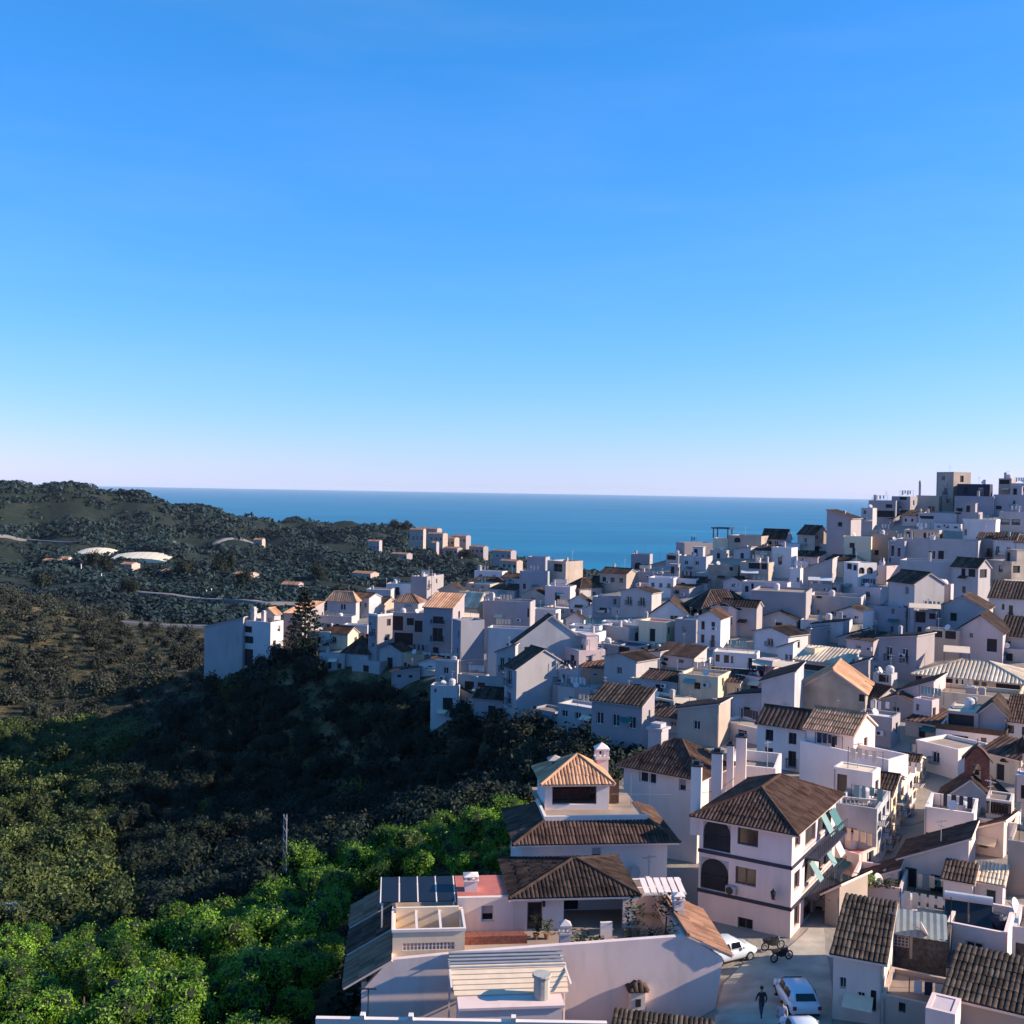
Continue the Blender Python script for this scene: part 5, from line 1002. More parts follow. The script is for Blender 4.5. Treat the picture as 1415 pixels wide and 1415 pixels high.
mb = MB(); mb.lathe([(.24,0),(.2,.1),(.14,.3),(.06,.4)], (0,0,bz(1070)), 10); mb.bar((-oa,0,bz(1064)), (oa,0,bz(1064)), .04); mb.obj('bell', M['iron'], BF)
TB = T('small chapel side block with brown wooden balusters', 1362,1398,1402, 1108,1135,92,4,'flat','white',par=.15,d=3,wins=[(1366,1113,28,14,'o')],ant=False,cat='annex')
w_, d_, h_ = TB['w'], TB['d'], TB['H']; mb = MB()
for i in range(9): x = .1 + (w_-.2)*i/8; mb.box(x-.05,x+.05,-.12,-.03,h_-1.25,h_-.35)
mb.box(0,w_,-.14,-.01,h_-.34,h_-.22); mb.obj('baluster_rail', M['woodd'], TB)

# ---- rooftop and yard fittings on the right
p = P(1338,1277,69.2); SH = thing('solar_water_heater', 'solar water heater with a white tank over tilted dark panels', 'water heater', p, R_(-22))
mb = MB(); mb.bar((-1.45,.9,1.35), (1.45,.9,1.35), .3, n=14); mb.obj('tank', M['white2'], SH)
for s in (-1,1): mb = MB(); mb.prism([(s*.72-.68,-.75,.1),(s*.72+.68,-.75,.1),(s*.72+.68,.75,1.15),(s*.72-.68,.75,1.15)], (0,-.04,.07)); mb.obj('panel', M['panel'], SH)
mb = MB()
for x in (-1.4,0,1.4): mb.bar((x,.95,-.3), (x,.9,1.3), .04); mb.bar((x,-.8,-.3), (x,.9,1.1), .03)
mb.obj('stand', M['metal'], SH)
p = P(1252,1292,66.6); GS = thing('sheet_roof', 'grey corrugated sheet roof over white lattice blocks', 'canopy', p, R_(-20)); gw = 4.7
mb = MB(); n = 24
for i in range(n): x0 = -gw/2+gw*i/n; x1 = -gw/2+gw*(i+1)/n; e = .03*(i%2); e2 = .03*((i+1)%2); mb.prism([(x0,-.9,.25+e),(x1,-.9,.25+e2),(x1,1.4,1.05+e2),(x0,1.4,1.05+e)], (0,0,.03))
mb.obj('sheet', M['sheet'], GS)
for s, (a, b) in enumerate(((-1.95,.15),(.45,1.85))):
    mb = MB(); k = 10; 
    for i in range(k+1): x = a+(b-a)*i/k; mb.box(x-.04,x+.04,-.6,-.5,-.55,.1)
    for i in range(4): z = -.55+.2*i; mb.box(a,b,-.585,-.515,z,z+.06)
    mb.obj('lattice_block', M['white'], GS)
for x in (-2.2,.3,2.2): mb = MB(); mb.box(x-.08,x+.08,-.6,-.45,-1.2,.25); mb.obj('post', M['tan'], GS)
p = P(1195,1318,67); DS = thing('satellite_dish', 'white satellite dish on the corner of the sagging brown roof', 'satellite dish', p, .5); link('dish', DISH, DS, (0,0,.5), (R_(70),0,0), (1.4,1.4,1.4)); mb = MB(); mb.bar((0,0,-.8),(0,0,.4),.04); mb.obj('pole', M['metal'], DS)
p = P(1399,1256,70); DS = thing('satellite_dish', 'satellite dish at the frame edge above the lilac wall', 'satellite dish', p, .8); link('dish', DISH, DS, (0,0,.2), (R_(70),0,0), (1.2,1.2,1.2)); mb = MB(); mb.bar((0,0,-1.0),(0,0,.2),.04); mb.obj('pole', M['metal'], DS)
p = P(1378,1280,68.8); BT = thing('water_tank', 'blue plastic water tank on the flat roof by the solar heater', 'water tank', p); mb = MB(); mb.lathe([(.6,0),(.66,.3),(.64,.6),(.5,.75)], n=14); mb.obj('tank', M['navy'], BT); mb = MB(); mb.lathe([(.35,0),(.3,.1)], (0,0,.75), 12); mb.obj('lid', M['iron'], BT)
p = P(1207,1224,81.8); 
for i in range(6):
    p = P(1180+i*11,1222,80.4); pt = thing('planter_shrub', 'spiky green shrub in the row on the corner terrace parapet', 'plant', p, 0, 'shrubs on the corner terrace'); plant_tuft(pt,0,0,-.3,.4,1.1 if i in (1,2) else .7,'leafo' if i != 2 else 'leaf',80,40+i)
# balustrade in front of the garden room
p = P(1182,1116,91); BR = thing('balustrade', 'white balustrade in front of the teal door', 'balustrade', p, R_(-18)); mb = MB(); mb.box(-1.9,1.7,-.1,.1,.72,.85); mb.box(-1.9,1.7,-.1,.1,-.4,0); mb.obj('rail', M['white2'], BR)
for i in range(11): mb = MB(); mb.lathe([(.05,0),(.1,.18),(.05,.4),(.07,.72)], (-1.75+.33*i,0,0), 7); mb.obj('baluster', M['white2'], BR)
# frame on the skyline tower
w_, d_, h_ = FT['w'], FT['d'], FT['H']; zf = (744-731)*262/F; mb = MB()
for x in (.08, w_-.08):
    for y in (.08, d_-.08): mb.box(x-.12,x+.12,y-.12,y+.12,h_-.02,h_+zf)
mb.box(-.4,w_+.4,-.3,.2,h_+zf,h_+zf+.3); mb.box(-.4,w_+.4,d_-.2,d_+.3,h_+zf,h_+zf+.3); mb.box(-.4,.15,.21,d_-.21,h_+zf,h_+zf+.28); mb.box(w_-.15,w_+.4,.21,d_-.21,h_+zf,h_+zf+.28); mb.obj('steel_frame', M['navy'], FT)
# awnings in the village
for px, py, Y, ww, dp, m, lab in ((1134,802,206,4.6,1.6,'white2','bright white slatted awning on the hillside'),(1278,840,167,4.6,2.2,'canvas','pale awning over the terrace under the pink side wall'),(1062,919,149,4.4,2.4,'canvas','cream awning on the terrace, first of the pair'),(1086,921,147.5,3.6,2.0,'canvas','lower cream awning beside the first'),(946,972,141,3.0,2.2,'canvas','white square awning on the dark pergola above four arches'),(1404,806,200,4,2.5,'canvas','pale awning over the plants beside the rubble wall'),(1036,792,222,3.5,1.5,'white2','white tin awning below the skyline'),(645,852,196,4.5,3,'canvas','yellow fabric awning beside the straw coloured roof'),(1322,900,150,3.4,3.0,'canvas','cream parasol-like canopy above the slatted gable')):
    p = P(px,py,Y); a = thing('awning', lab, 'awning', p, -math.atan((px-SZ/2)/F)); mb = MB(); mb.prism([(-ww/2,-dp/2,0),(ww/2,-dp/2,0),(ww/2,dp/2,.5),(-ww/2,dp/2,.5)], (0,0,.06)); mb.obj('cloth', M[m], a)
    for sx in (-1,1):
        for sy, zt_ in ((-1, 0), (1, .48)): mb = MB(); mb.bar((sx*ww*.47,sy*dp*.46,-2.2),(sx*ww*.47,sy*dp*.46,zt_),.04,n=4); mb.obj('post', M['iron'], a)
p = P(930,976,142.5); a = thing('pergola', 'dark glazed pergola above the four arches', 'pergola', p, -.15); mb = MB(); mb.prism([(-3.4,-1.8,0),(3.4,-1.8,0),(2.6,1.8,.8),(-2.4,1.8,.8)], (0,0,.12)); mb.obj('roof', M['navy'], a); mb = MB()
for i in range(7): x = -3.2+6.4*i/6; mb.box(x-.05,x+.05,-1.75,-1.65,-1.6,0)
mb.box(-3.2,3.2,-1.75,-1.65,-1.6,-1.5); mb.obj('frame', M['iron'], a); mb = MB(); mb.box(-3.1,3.1,1.4,1.5,-1.6,.6); mb.obj('glazing', M['glass'], a)

# ---- street, vehicles, people
zs_ = lambda x, y: ht(x, y) + .06
L_ = [(985,1440),(990,1395),(1000,1362),(1030,1335),(1085,1316),(1108,1298),(1118,1285)]; Rr = [(1150,1440),(1150,1395),(1149,1362),(1146,1335),(1140,1316),(1140,1298),(1138,1285)]
A = [ground(*q) for q in L_]; B = [ground(*q) for q in Rr]; vv, ff = [], []
na = 12; rows = []
for i in range(len(A)-1):
    for t in np.linspace(0,1,6,endpoint=(i == len(A)-2)): rows.append((A[i].lerp(A[i+1],t), B[i].lerp(B[i+1],t)))
for a, b in rows:
    for k in range(na+1): q = a.lerp(b, k/na); vv.append((q.x, q.y, zs_(q.x,q.y)))
for i in range(len(rows)-1):
    for k in range(na): j = i*(na+1)+k; ff.append((j,j+1,j+na+2,j+na+1))
tag(link('street', np_mesh('street', vv, np.array(ff), [M['street']])), kind='structure')

M['car_white'] = mat('car_paint_white', (0.62,0.64,0.68), .25, .02, spec=.5); M['car_glass'] = mat('car_glass', (0.01,0.012,0.016), .08, .05, spec=.6); M['tyre'] = mat('tyre', (0.015,0.015,0.016), .85, .1); M['redlamp'] = mat('red_lamp', (0.25,0.01,0.01), .3, .05); M['blackpl'] = mat('black_plastic', (0.02,0.02,0.022), .5, .1)
def loft(mb, secs, m=0):
    """secs: (y, [(x, z) ...]) rings of equal length, closed at both ends"""
    k = len(secs[0][1]); base = len(mb.v)
    for y, ring in secs: mb.v += [(x, y, z) for x, z in ring]
    for i in range(len(secs)-1):
        for j in range(k): j2 = (j+1) % k; mb.f.append((base+i*k+j, base+i*k+j2, base+(i+1)*k+j2, base+(i+1)*k+j)); mb.m.append(m)
    mb.f.append(tuple(base+j for j in range(k))[::-1]); mb.m.append(m); mb.f.append(tuple(base+(len(secs)-1)*k+j for j in range(k))); mb.m.append(m)
def car(label, loc, rz):
    """hatchback, nose towards local +y"""
    c = thing('parked_car', label, 'car', loc, rz)
    def ring(hw, z0, z1, r=.12): return [(hw-r,z0),(hw,z0+r),(hw+.02,(z0+z1)/2),(hw-.03,z1-.06),(hw-.1,z1),(-hw+.1,z1),(-hw+.03,z1-.06),(-hw-.02,(z0+z1)/2),(-hw,z0+r),(-hw+r,z0)]
    mb = MB(); loft(mb, [(y, ring(h,a,b)) for y,h,a,b in ((-2.02,.7,.38,.72),(-1.98,.8,.28,.9),(-1.7,.86,.24,.96),(-.8,.88,.22,.95),(.6,.88,.22,.93),(1.3,.86,.24,.88),(1.8,.8,.28,.78),(2.02,.66,.34,.66))][::-1]); bd = mb.obj('body', M['car_white'], c, smooth=True)
    def cab(hw, z0, z1): t = hw*.82; return [(hw,z0),(hw*.99,z0+.12),(t,z1-.06),(t-.1,z1),(-t+.1,z1),(-t,z1-.06),(-hw*.99,z0+.12),(-hw,z0)]
    mb = MB(); loft(mb, [(y, cab(h,.9,t)) for y,h,t in ((-1.85,.74,.98),(-1.45,.8,1.40),(-.9,.82,1.47),(.1,.82,1.48),(.55,.8,1.38),(1.15,.76,.97))][::-1]); mb.obj('cabin', M['car_white'], c, smooth=True)
    for nm, pts in (('rear_window', [(-.58,-1.80,1.06),(.58,-1.80,1.06),(.52,-1.50,1.36),(-.52,-1.50,1.36)]), ('windscreen', [(.6,1.07,1.04),(-.6,1.07,1.04),(-.55,.62,1.36),(.55,.62,1.36)])):
        mb = MB(); q = [Vector(p) for p in pts]; n = (q[1]-q[0]).cross(q[3]-q[0]).normalized(); mb.prism([p + n*.03 for p in q], n*.02); mb.obj(nm, M['car_glass'], c)
    for s in (-1,1):
        for y0, y1 in ((-1.2,-.32),(-.22,.55)):
            mb = MB(); mb.prism([(s*.815,y0,1.02),(s*.815,y1,1.02),(s*.72,y1-.1,1.36),(s*.72,y0+.08,1.38)], (s*.03,0,0)); mb.obj('side_window', M['car_glass'], c)
        mb = MB(); mb.box(min(s*.62,s*.82),max(s*.62,s*.82),-2.04,-1.96,.66,.86); mb.obj('tail_lamp', M['redlamp'], c)
        mb = MB(); mb.box(min(s*.5,s*.72),max(s*.5,s*.72),1.93,2.02,.56,.68); mb.obj('headlight', M['frame_w'], c)
        mb = MB(); mb.box(min(s*.88,s*1.02),max(s*.88,s*1.02),.62,.76,.92,1.05); mb.obj('wing_mirror', M['car_white'], c)
        for y in (-1.25,1.25):
            mb = MB(); mb.bar((s*.70,y,.31),(s*.90,y,.31),.31,n=18); wl = mb.obj('wheel', M['tyre'], c); mb = MB(); mb.bar((s*.9,y,.31),(s*.915,y,.31),.19,n=12); mb.obj('rim', M['metal'], wl)
    mb = MB(); mb.box(-.26,.26,-2.06,-2.0,.5,.62); mb.obj('number_plate', M['frame_w'], c); mb = MB(); mb.box(-.72,.72,-2.05,-1.9,.32,.46); mb.obj('bumper', M['blackpl'], c)
    return c
def on_street(px, py): q = ground(px, py); return Vector((q.x, q.y, zs_(q.x, q.y)))
car('white hatchback parked behind another car in the street', on_street(1106,1402) + Vector((0,1.0,0)), R_(3))
car('silver-white car cut by the bottom edge of the street', on_street(1110,1448), R_(2))
car('white car tucked behind the end of the lane roof', on_street(1004,1327), R_(-62))
def motorbike(label, loc, rz):
    c = thing('motorbike', label, 'motorbike', loc, rz, None)
    for y in (-.62,.62):
        mb = MB(); n = 16
        for i in range(n):
            a, b = 2*math.pi*i/n, 2*math.pi*(i+1)/n; mb.bar((0,y+.27*math.cos(a),.3+.27*math.sin(a)),(0,y+.27*math.cos(b),.3+.27*math.sin(b)),.05,n=5)
        w_ = mb.obj('wheel', M['tyre'], c); mb = MB(); mb.bar((-.05,y,.3),(.05,y,.3),.14,n=10); mb.obj('hub', M['metal'], w_)
    mb = MB(); loft(mb, [(y,[(h,z0),(h,z1),(-h,z1),(-h,z0)]) for y,h,z0,z1 in ((-.75,.08,.62,.72),(-.2,.16,.36,.74),(.15,.16,.34,.78),(.4,.1,.5,.82))][::-1]); mb.obj('body', M['blackpl'], c)
    mb = MB(); loft(mb, [(y,[(h,.75),(h*.8,.85),(-h*.8,.85),(-h,.75)]) for y,h in ((-.8,.09),(-.5,.14),(.05,.12))][::-1]); mb.obj('seat', M['tyre'], c)
    mb = MB(); mb.bar((0,.62,.3),(0,.38,.98),.04); mb.bar((-.34,.3,1.02),(.34,.3,1.02),.025); mb.obj('handlebar', M['metal'], c)
    return c
motorbike('black motorbike nearest the corner of the arched house', on_street(1068,1318), R_(-70)); motorbike('dark scooter parked behind the black motorbike', on_street(1080,1330), R_(-64))

def person(label, loc, rz, cloth, leg, stride=.25):
    r = thing('person', label, 'person', loc, rz)
    vs = [(0,0,.95,.145),(0,0,1.15,.135),(0,.0,1.36,.17),(0,.01,1.50,.065),(0,.03,1.58,.085),(0,.04,1.68,.085),
          (.1,0,.90,.11),(.1,stride*.6,.50,.07),(.1,stride*.7,.09,.045),(.1,stride*.7+.16,.04,.035),(-.1,0,.90,.11),(-.1,-stride*.3,.50,.07),(-.1,-stride*1.1,.1,.045),(-.1,-stride*1.1+.15,.05,.035),
          (.2,0,1.40,.06),(.27,-.08,1.13,.048),(.27,.03,.88,.036),(.27,.06,.79,.03),(-.2,0,1.40,.06),(-.27,.08,1.13,.048),(-.26,.22,.90,.036),(-.26,.27,.81,.03)]
    ed = [(0,1),(1,2),(2,3),(3,4),(4,5),(0,6),(6,7),(7,8),(8,9),(0,10),(10,11),(11,12),(12,13),(2,14),(14,15),(15,16),(16,17),(2,18),(18,19),(19,20),(20,21)]
    me = bpy.data.meshes.new('body'); me.from_pydata([v[:3] for v in vs], ed, []); o = link('body', me, r); o.modifiers.new('Skin','SKIN')
    for i, d_ in enumerate(me.skin_vertices[0].data): d_.radius = (vs[i][3],)*2; d_.use_root = i == 0
    s = o.modifiers.new('Sub','SUBSURF'); s.levels = 2; s.render_levels = 2
    dg = bpy.context.evaluated_depsgraph_get(); m2 = bpy.data.meshes.new_from_object(o.evaluated_get(dg)); o.modifiers.clear(); o.data = m2; m2.name = 'body'
    for mm in (cloth, leg, M['skin']): m2.materials.append(mm)
    m2.polygons.foreach_set('material_index', [2 if (p.center.z > 1.47 or (abs(p.center.x) > .2 and p.center.z < .86)) else (0 if p.center.z > .93 else 1) for p in m2.polygons]); m2.polygons.foreach_set('use_smooth', [True]*len(m2.polygons))
    mb = MB(); mb.lathe([(.085,1.64),(.102,1.70),(.09,1.77),(.04,1.80)], (0,.03,0), 12); mb.obj('hair', M['hair'], r, smooth=True)
    return r
M['skin'] = mat('skin', (.32,.18,.12), .6, .05); M['hair'] = mat('hair_dark', (.02,.014,.01), .7, .1); M['jkt'] = mat('dark_jacket', (.025,.025,.03), .8, .1); M['trs'] = mat('dark_trousers', (.05,.055,.085), .8, .1); M['shirt'] = mat('pale_shirt', (.35,.32,.34), .8, .1)
person('person in dark clothes walking up the street beside the parked car', on_street(1052,1410), R_(10), M['jkt'], M['trs'])
person('person in a pale top beside the car at the bottom edge of the street', on_street(1080,1428), R_(170), M['shirt'], M['trs'], .15)

# ---- overhead cables sagging over the lanes
for (x0,y0,Y0), (x1,y1,Y1), lab in (((1120,1170,79),(1240,1215,82),'overhead cable from the arched corner house to the lean-to roof'),((1205,1130,90),(1285,1130,92),'overhead cable over the sunlit street, lower of two'),((1250,1070,104),(1300,1030,114),'overhead cable over the sunlit street, upper of two'),((1210,1318,66),(1345,1262,76),'cable above the dark brick yard'),((1140,1240,77),(1185,1225,80),'short cable over the street bend'),((945,1090,85),(1015,1075,90),'wire between the tall white chimneys')):
    a, b = P(x0,y0,Y0), P(x1,y1,Y1); t = thing('overhead_cable', lab, 'cable', a); mb = MB(); n = 10; pp = [(b-a)*(k/n) - Vector((0,0,.7*(1-(2*k/n-1)**2))) for k in range(n+1)]
    for k in range(n): mb.bar(pp[k], pp[k+1], .022, n=4)
    mb.obj('wire', M['iron'], t)

# ---- small clutter on the near roofs and yards at the right
for px, py, Y, h, lab in ((1300,1170,84,2.6,'thin aerial above the steep brown lean-to roof'),(1368,1118,92,3.0,'thin aerial on the chapel side block'),(1230,1300,65,2.4,'thin aerial beside the grey sheet roof'),(1345,1352,61,2.2,'thin aerial on the tan lean-to roof'),(1185,1062,95,2.8,'thin aerial on the flat cream roof of the garden room'),(1060,1060,88,2.6,'thin aerial on the brown hipped roof of the arched house')):
    p = P(px,py,Y); t = thing('roof_aerial', lab, 'aerial', p); link('mast', ANT, t, (0,0,-.4), (0,0,px*.3), (1.1,1.1,h))
for px, py, Y, m, lab in ((1252,1386,61.5,'tile_red','terracotta pot on the tan yard roof, first of the row'),(1266,1387,61.5,'concrete','grey pot on the tan yard roof, middle of the row'),(1282,1388,61.5,'navy','blue pot on the tan yard roof, last of the row'),(1262,1262,79.5,'tile_red','terracotta pot by the dark doorway of the lean-to house')):
    p = P(px,py,Y); t = thing('flower_pot', lab, 'pot', p); mb = MB(); mb.lathe([(.16,-.1),(.24,.3),(.26,.36)], n=9); mb.obj('pot', M[m], t); plant_tuft(t,0,0,.3,.3,.6,'leafo',60,int(px))
p = P(1290,1398,60); t = thing('clothes_line', 'washing hung on a line over the tan yard roof', 'clothes line', p, R_(-20)); mb = MB(); mb.bar((-1.3,0,-.3),(-1.3,0,1.7),.03,n=5); mb.bar((1.3,0,-.3),(1.3,0,1.7),.03,n=5); mb.bar((-1.3,0,1.62),(1.3,0,1.62),.012,n=3); mb.obj('line_frame', M['iron'], t)
for i, m in enumerate(('white2','navy','canvas','canvas_t')): mb = MB(); x = -1.05+.55*i; mb.box(x,x+.42,-.012,.012,.75+.12*(i%2),1.61); mb.obj('garment', M[m], t)

def footprints(): return [(o.matrix_basis.inverted(), o['w'], o['d'], Vector((o.location.x, o.location.y))) for o in sc.objects if 'w' in o.keys()]
foot = footprints()
def clear(x, y, mrg=.6):
    for mi, w_, d_, c in foot:
        if abs(c.x - x) > 30 or abs(c.y - y) > 30: continue
        q = mi @ Vector((x, y, 0))
        if -mrg < q.x < w_ + mrg and -mrg < q.y < d_ + mrg: return False
    return not (-12.5 < x < 14 and 54 < y < 90)

# ------------------------------------------------------------------ plain houses that fill the gaps in the village
def filler_houses():
    dg = bpy.context.evaluated_depsgraph_get(); dg.update(); r = random.Random(21); done = []; used = {}
    VF = [(440,900),(480,835),(560,806),(650,796),(720,792),(880,792),(940,762),(1100,748),(1190,715),(1260,695),(1415,668),(1415,1415),(1155,1415),(1155,1330),(1160,1200),(1105,1150),(1090,1055),(870,1055),(850,1028),(740,1018),(650,985),(600,950),(520,940)]
    LANES = [[(1212,1225),(1225,1000),(1262,1000),(1300,1060),(1300,1120),(1232,1215)], [(985,1415),(1000,1330),(1060,1305),(1118,1285),(1150,1285),(1150,1415)]]
    colw = {'white':'white','white2':'bright white','lilac':'lilac','cream':'cream','pink':'pinkish','tan':'tan','grey':'grey'}; rfw = {'flat':'flat-roofed','gu':'ridge-roofed','sl':'lean-to','sf':'tile-fronted','gv':'gable-fronted','hip':'hip-roofed'}
    for py in range(1412, 650, -9):
        xs_ = list(range(436, 1416, 11)); r.shuffle(xs_)
        for px in xs_:
            if not in_poly(np.array([px]), np.array([py]), VF)[0] or any(in_poly(np.array([px]), np.array([py]), l)[0] for l in LANES): continue
            if any(a < px < b and c < py < d_ for a, b, c, d_ in done): continue
            d = P(px, py, 1.0).normalized(); hit, loc, nor, idx, ob, mx_ = sc.ray_cast(dg, (0,0,0), d)
            
            if not hit or ob.name not in ('terrain', 'hills'): continue
            Y = loc.y; s = Y / F
            if Y > 300 or Y < 84 or not clear(loc.x, loc.y, .3): continue
            w_ = r.uniform(4.5, 8); h_ = r.uniform(3.2, 6.6) if Y > 110 else r.uniform(2.4, 3.8); wp = w_ / s; hp = h_ / s
            if Y < 110: wp *= .7; w_ *= .7
            gap = 0
            while gap < 120:
                h2 = sc.ray_cast(dg, (0,0,0), P(px - wp * .1, py - gap - 3, 1.0).normalized())
                if h2[0] and h2[4].name not in ('terrain', 'hills', 'sea', 'haze'): break
                gap += 3
            hp = max(1.9 / s, min(hp, gap + 1.1 / s)); h_ = hp * s
            roof = r.choice(['flat','flat','flat','gu','sl','sf','gv'] if Y > 110 else ['flat','flat','sl','sf']); col = r.choice(['white','white','white2','white2','lilac','cream','tan','pink','grey'])
            near = min(BX, key=lambda q: (q[1] - px) ** 2 + (q[2] - py) ** 2)[0]; nw = near.split()
            cut = next((i for i, w in enumerate(nw) if i > 2 and w in ('with','in','at','of','under','below','beside','behind','right','left','above','over','on','before','between','among','against')), 7); nn = ' '.join(nw[:min(cut, 7)])
            lab = None
            for nwin in r.sample((['one small window','two small windows','a dark doorway','a shuttered window','a row of windows','an iron balcony'] if h_ < 4.3 else ['two rows of windows','two iron balconies','a row of windows','a shuttered window']), 4):
                for rel in ('in front of', 'beside'):
                    q = f"low {colw[col]} {rfw[roof]} house, {nwin}, {rel} the {nn}"
                    if q not in used and len(q.replace(',', '').split()) <= 16: lab = q; break
                if lab: break
            if not lab: continue
            used[lab] = 1
            x0 = px - wp * .55; xc = px + wp * .25; x1 = px + wp * .45; yt = py - hp
            k = {'one small window':[(.4,.3,.16,'w')],'a row of windows':[(.1,.25,.14,'w'),(.42,.25,.14,'w'),(.74,.25,.14,'w')],'an iron balcony':[(.4,.25,.17,'b')],'two iron balconies':[(.2,.2,.16,'b'),(.62,.2,.16,'b')],'two rows of windows':[(.16,.14,.15,'w'),(.6,.14,.15,'w'),(.16,.55,.15,'w'),(.6,.55,.15,'b')],'two small windows':[(.2,.3,.14,'w'),(.6,.3,.14,'w')],'a dark doorway':[(.4,.35,.2,'o')],'a shuttered window':[(.35,.3,.2,'s')]}[nwin]
            wins = [(x0 + (xc - x0) * a, yt + hp * b, (xc - x0) * c, hp * (.26 if q in 'ws' else .36 if q == 'b' else .6), q) for a, b, c, q in k]
            house('house', lab, x0, xc, x1, yt, py + 2, Y, r.uniform(12, 40), roof, col, wins=wins, r=r.uniform(.7, 1.4), tm=r.choice(['tile_dark','tile_dark','tile_dark','tile_brown','tile_old']), par=.35, d=r.uniform(3.5, 6) if Y > 110 else r.uniform(2.5, 4), deck=r.choice(['deck','deck','white2','cream','reddeck']), drop=2, fine=False if Y > 100 else None, ant=r.random() < .4)
            done.append((x0 - 1, x1 + 1, yt - 2, py + 4))
    return len(done)
print('FILLERS', filler_houses())
foot = footprints()

# ------------------------------------------------------------------ vegetation
def leaf_cloud(name, n, rad, hgt, leaf, m, seed, lobes=7, z0=0.0, flat=1.0):
    """a crown of leaf blades gathered into clumps over several lobes, hollow inside"""
    r = np.random.default_rng(seed)
    cen = np.stack([r.uniform(-.55, .55, lobes) * rad, r.uniform(-.55, .55, lobes) * rad, z0 + hgt * r.uniform(.3, .75, lobes)], 1); sz = r.uniform(.35, .6, lobes)
    nc = max(6, n // 14); k = r.integers(0, lobes, nc)
    d = r.normal(size=(nc, 3)); d /= np.linalg.norm(d, axis=1)[:, None]; d[:, 2] = np.abs(d[:, 2]) * 1.1 - .35
    cc = cen[k] + d * (sz[k] * rad)[:, None] * r.uniform(.75, 1.05, nc)[:, None] * np.array([1, 1, hgt / rad * .75 * flat])
    ci = np.repeat(np.arange(nc), 14)[:n]; n = len(ci)
    c = cc[ci] + r.normal(size=(n, 3)) * leaf * 1.1
    nrm = d[ci] + r.normal(size=(n, 3)) * .42; nrm[:, 2] += .15; nrm /= np.linalg.norm(nrm, axis=1)[:, None]
    a = np.cross(nrm, r.normal(size=(n, 3))); a /= np.linalg.norm(a, axis=1)[:, None]; b = np.cross(nrm, a)
    nn = -nrm; L = (leaf * r.uniform(.6, 1.3, n))[:, None]
    v = np.stack([c - a * L * .5, c + b * L * .26 + nn * L * .06, c + a * L * .5, c - b * L * .26 + nn * L * .06], 1).reshape(-1, 3)
    f = np.arange(4 * n).reshape(n, 4); th = np.linspace(0, 2 * np.pi, 7)[:-1]; rows = []
    for k_ in range(lobes):      # a dark core in every lobe
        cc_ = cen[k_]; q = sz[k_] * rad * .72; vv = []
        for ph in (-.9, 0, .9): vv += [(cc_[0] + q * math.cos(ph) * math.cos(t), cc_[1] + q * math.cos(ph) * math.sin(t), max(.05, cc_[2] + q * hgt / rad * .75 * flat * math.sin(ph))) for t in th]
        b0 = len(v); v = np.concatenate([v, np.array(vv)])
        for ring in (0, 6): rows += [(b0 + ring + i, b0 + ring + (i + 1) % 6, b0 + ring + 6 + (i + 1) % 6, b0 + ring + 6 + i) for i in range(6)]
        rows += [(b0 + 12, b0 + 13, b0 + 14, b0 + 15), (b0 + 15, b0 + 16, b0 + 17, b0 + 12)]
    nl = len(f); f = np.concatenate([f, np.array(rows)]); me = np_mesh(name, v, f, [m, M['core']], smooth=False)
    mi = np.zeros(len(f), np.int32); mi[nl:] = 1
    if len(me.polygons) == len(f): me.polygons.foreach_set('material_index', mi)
    return me
def trunk_mesh(h, r, seed, rad):
    rr = random.Random(seed); mb = MB(); mb.bar((0,0,-.5), (.05,.05,h*.5), r, n=6, r2=r*.7)
    for i in range(5): a = i * 1.26 + rr.uniform(-.3,.3); mb.bar((.05,.05,h*.42), (math.cos(a)*rad*.5, math.sin(a)*rad*.5, h*rr.uniform(.6,.85)), r*.5, n=5, r2=r*.2)
    return mb.mesh('trunk', [M['bark']])
def scatter(poly, box, gap, n_max, seed, jit=True):
    r = np.random.default_rng(seed); out = []
    c = np.stack([r.uniform(box[0], box[1], 60000), r.uniform(box[2], box[3], 60000)], 1); z = hts(c); px, py = proj(np.column_stack([c, z]))
    ok = in_poly(px, py, poly); c = c[ok]; z = z[ok]
    cell = {}
    for (x, y), h in zip(c, z):
        k = (int(x // gap), int(y // gap))
        if any((x - a) ** 2 + (y - b) ** 2 < gap * gap for i in (-1,0,1) for j in (-1,0,1) for a, b in cell.get((k[0]+i, k[1]+j), ())): continue
        if not clear(x, y): continue
        cell.setdefault(k, []).append((x, y)); out.append((x, y, h))
        if len(out) >= n_max: break
    return out
def plant_all(name, label, cat, group, spots, crowns, trunks, smin, smax, seed):
    r = random.Random(seed)
    for x, y, z in spots:
        k = r.randrange(len(crowns)); s = r.uniform(smin, smax)
        t = thing(name, label, cat, (x, y, z), r.uniform(0, 6.28), group); t.scale = (s * r.uniform(.9, 1.15), s * r.uniform(.9, 1.15), s * r.uniform(.85, 1.15))
        link('crown', crowns[k], t)
        if trunks: link('trunk', trunks[k % len(trunks)], t)
ORCH = [(-80,1330),(60,1330),(200,1312),(330,1280),(400,1245),(470,1215),(560,1185),(640,1160),(705,1150),(712,1205),(660,1240),(560,1262),(500,1320),(492,1480),(-80,1500)]
crowns = [leaf_cloud('crown', 4200, 1.75, 3.3, .20, M['leaf'], 100 + i, 8, .5) for i in range(5)]; trunks = [trunk_mesh(2.6, .14, i, 1.8) for i in range(3)]
orch = scatter(ORCH, (-60, 8, 48, 118), 2.9, 290, 1)
plant_all('orchard_tree', 'leafy bright green fruit tree in the sunlit orchard at the bottom left', 'tree', 'orchard trees', orch, crowns, trunks, .62, 1.15, 5)
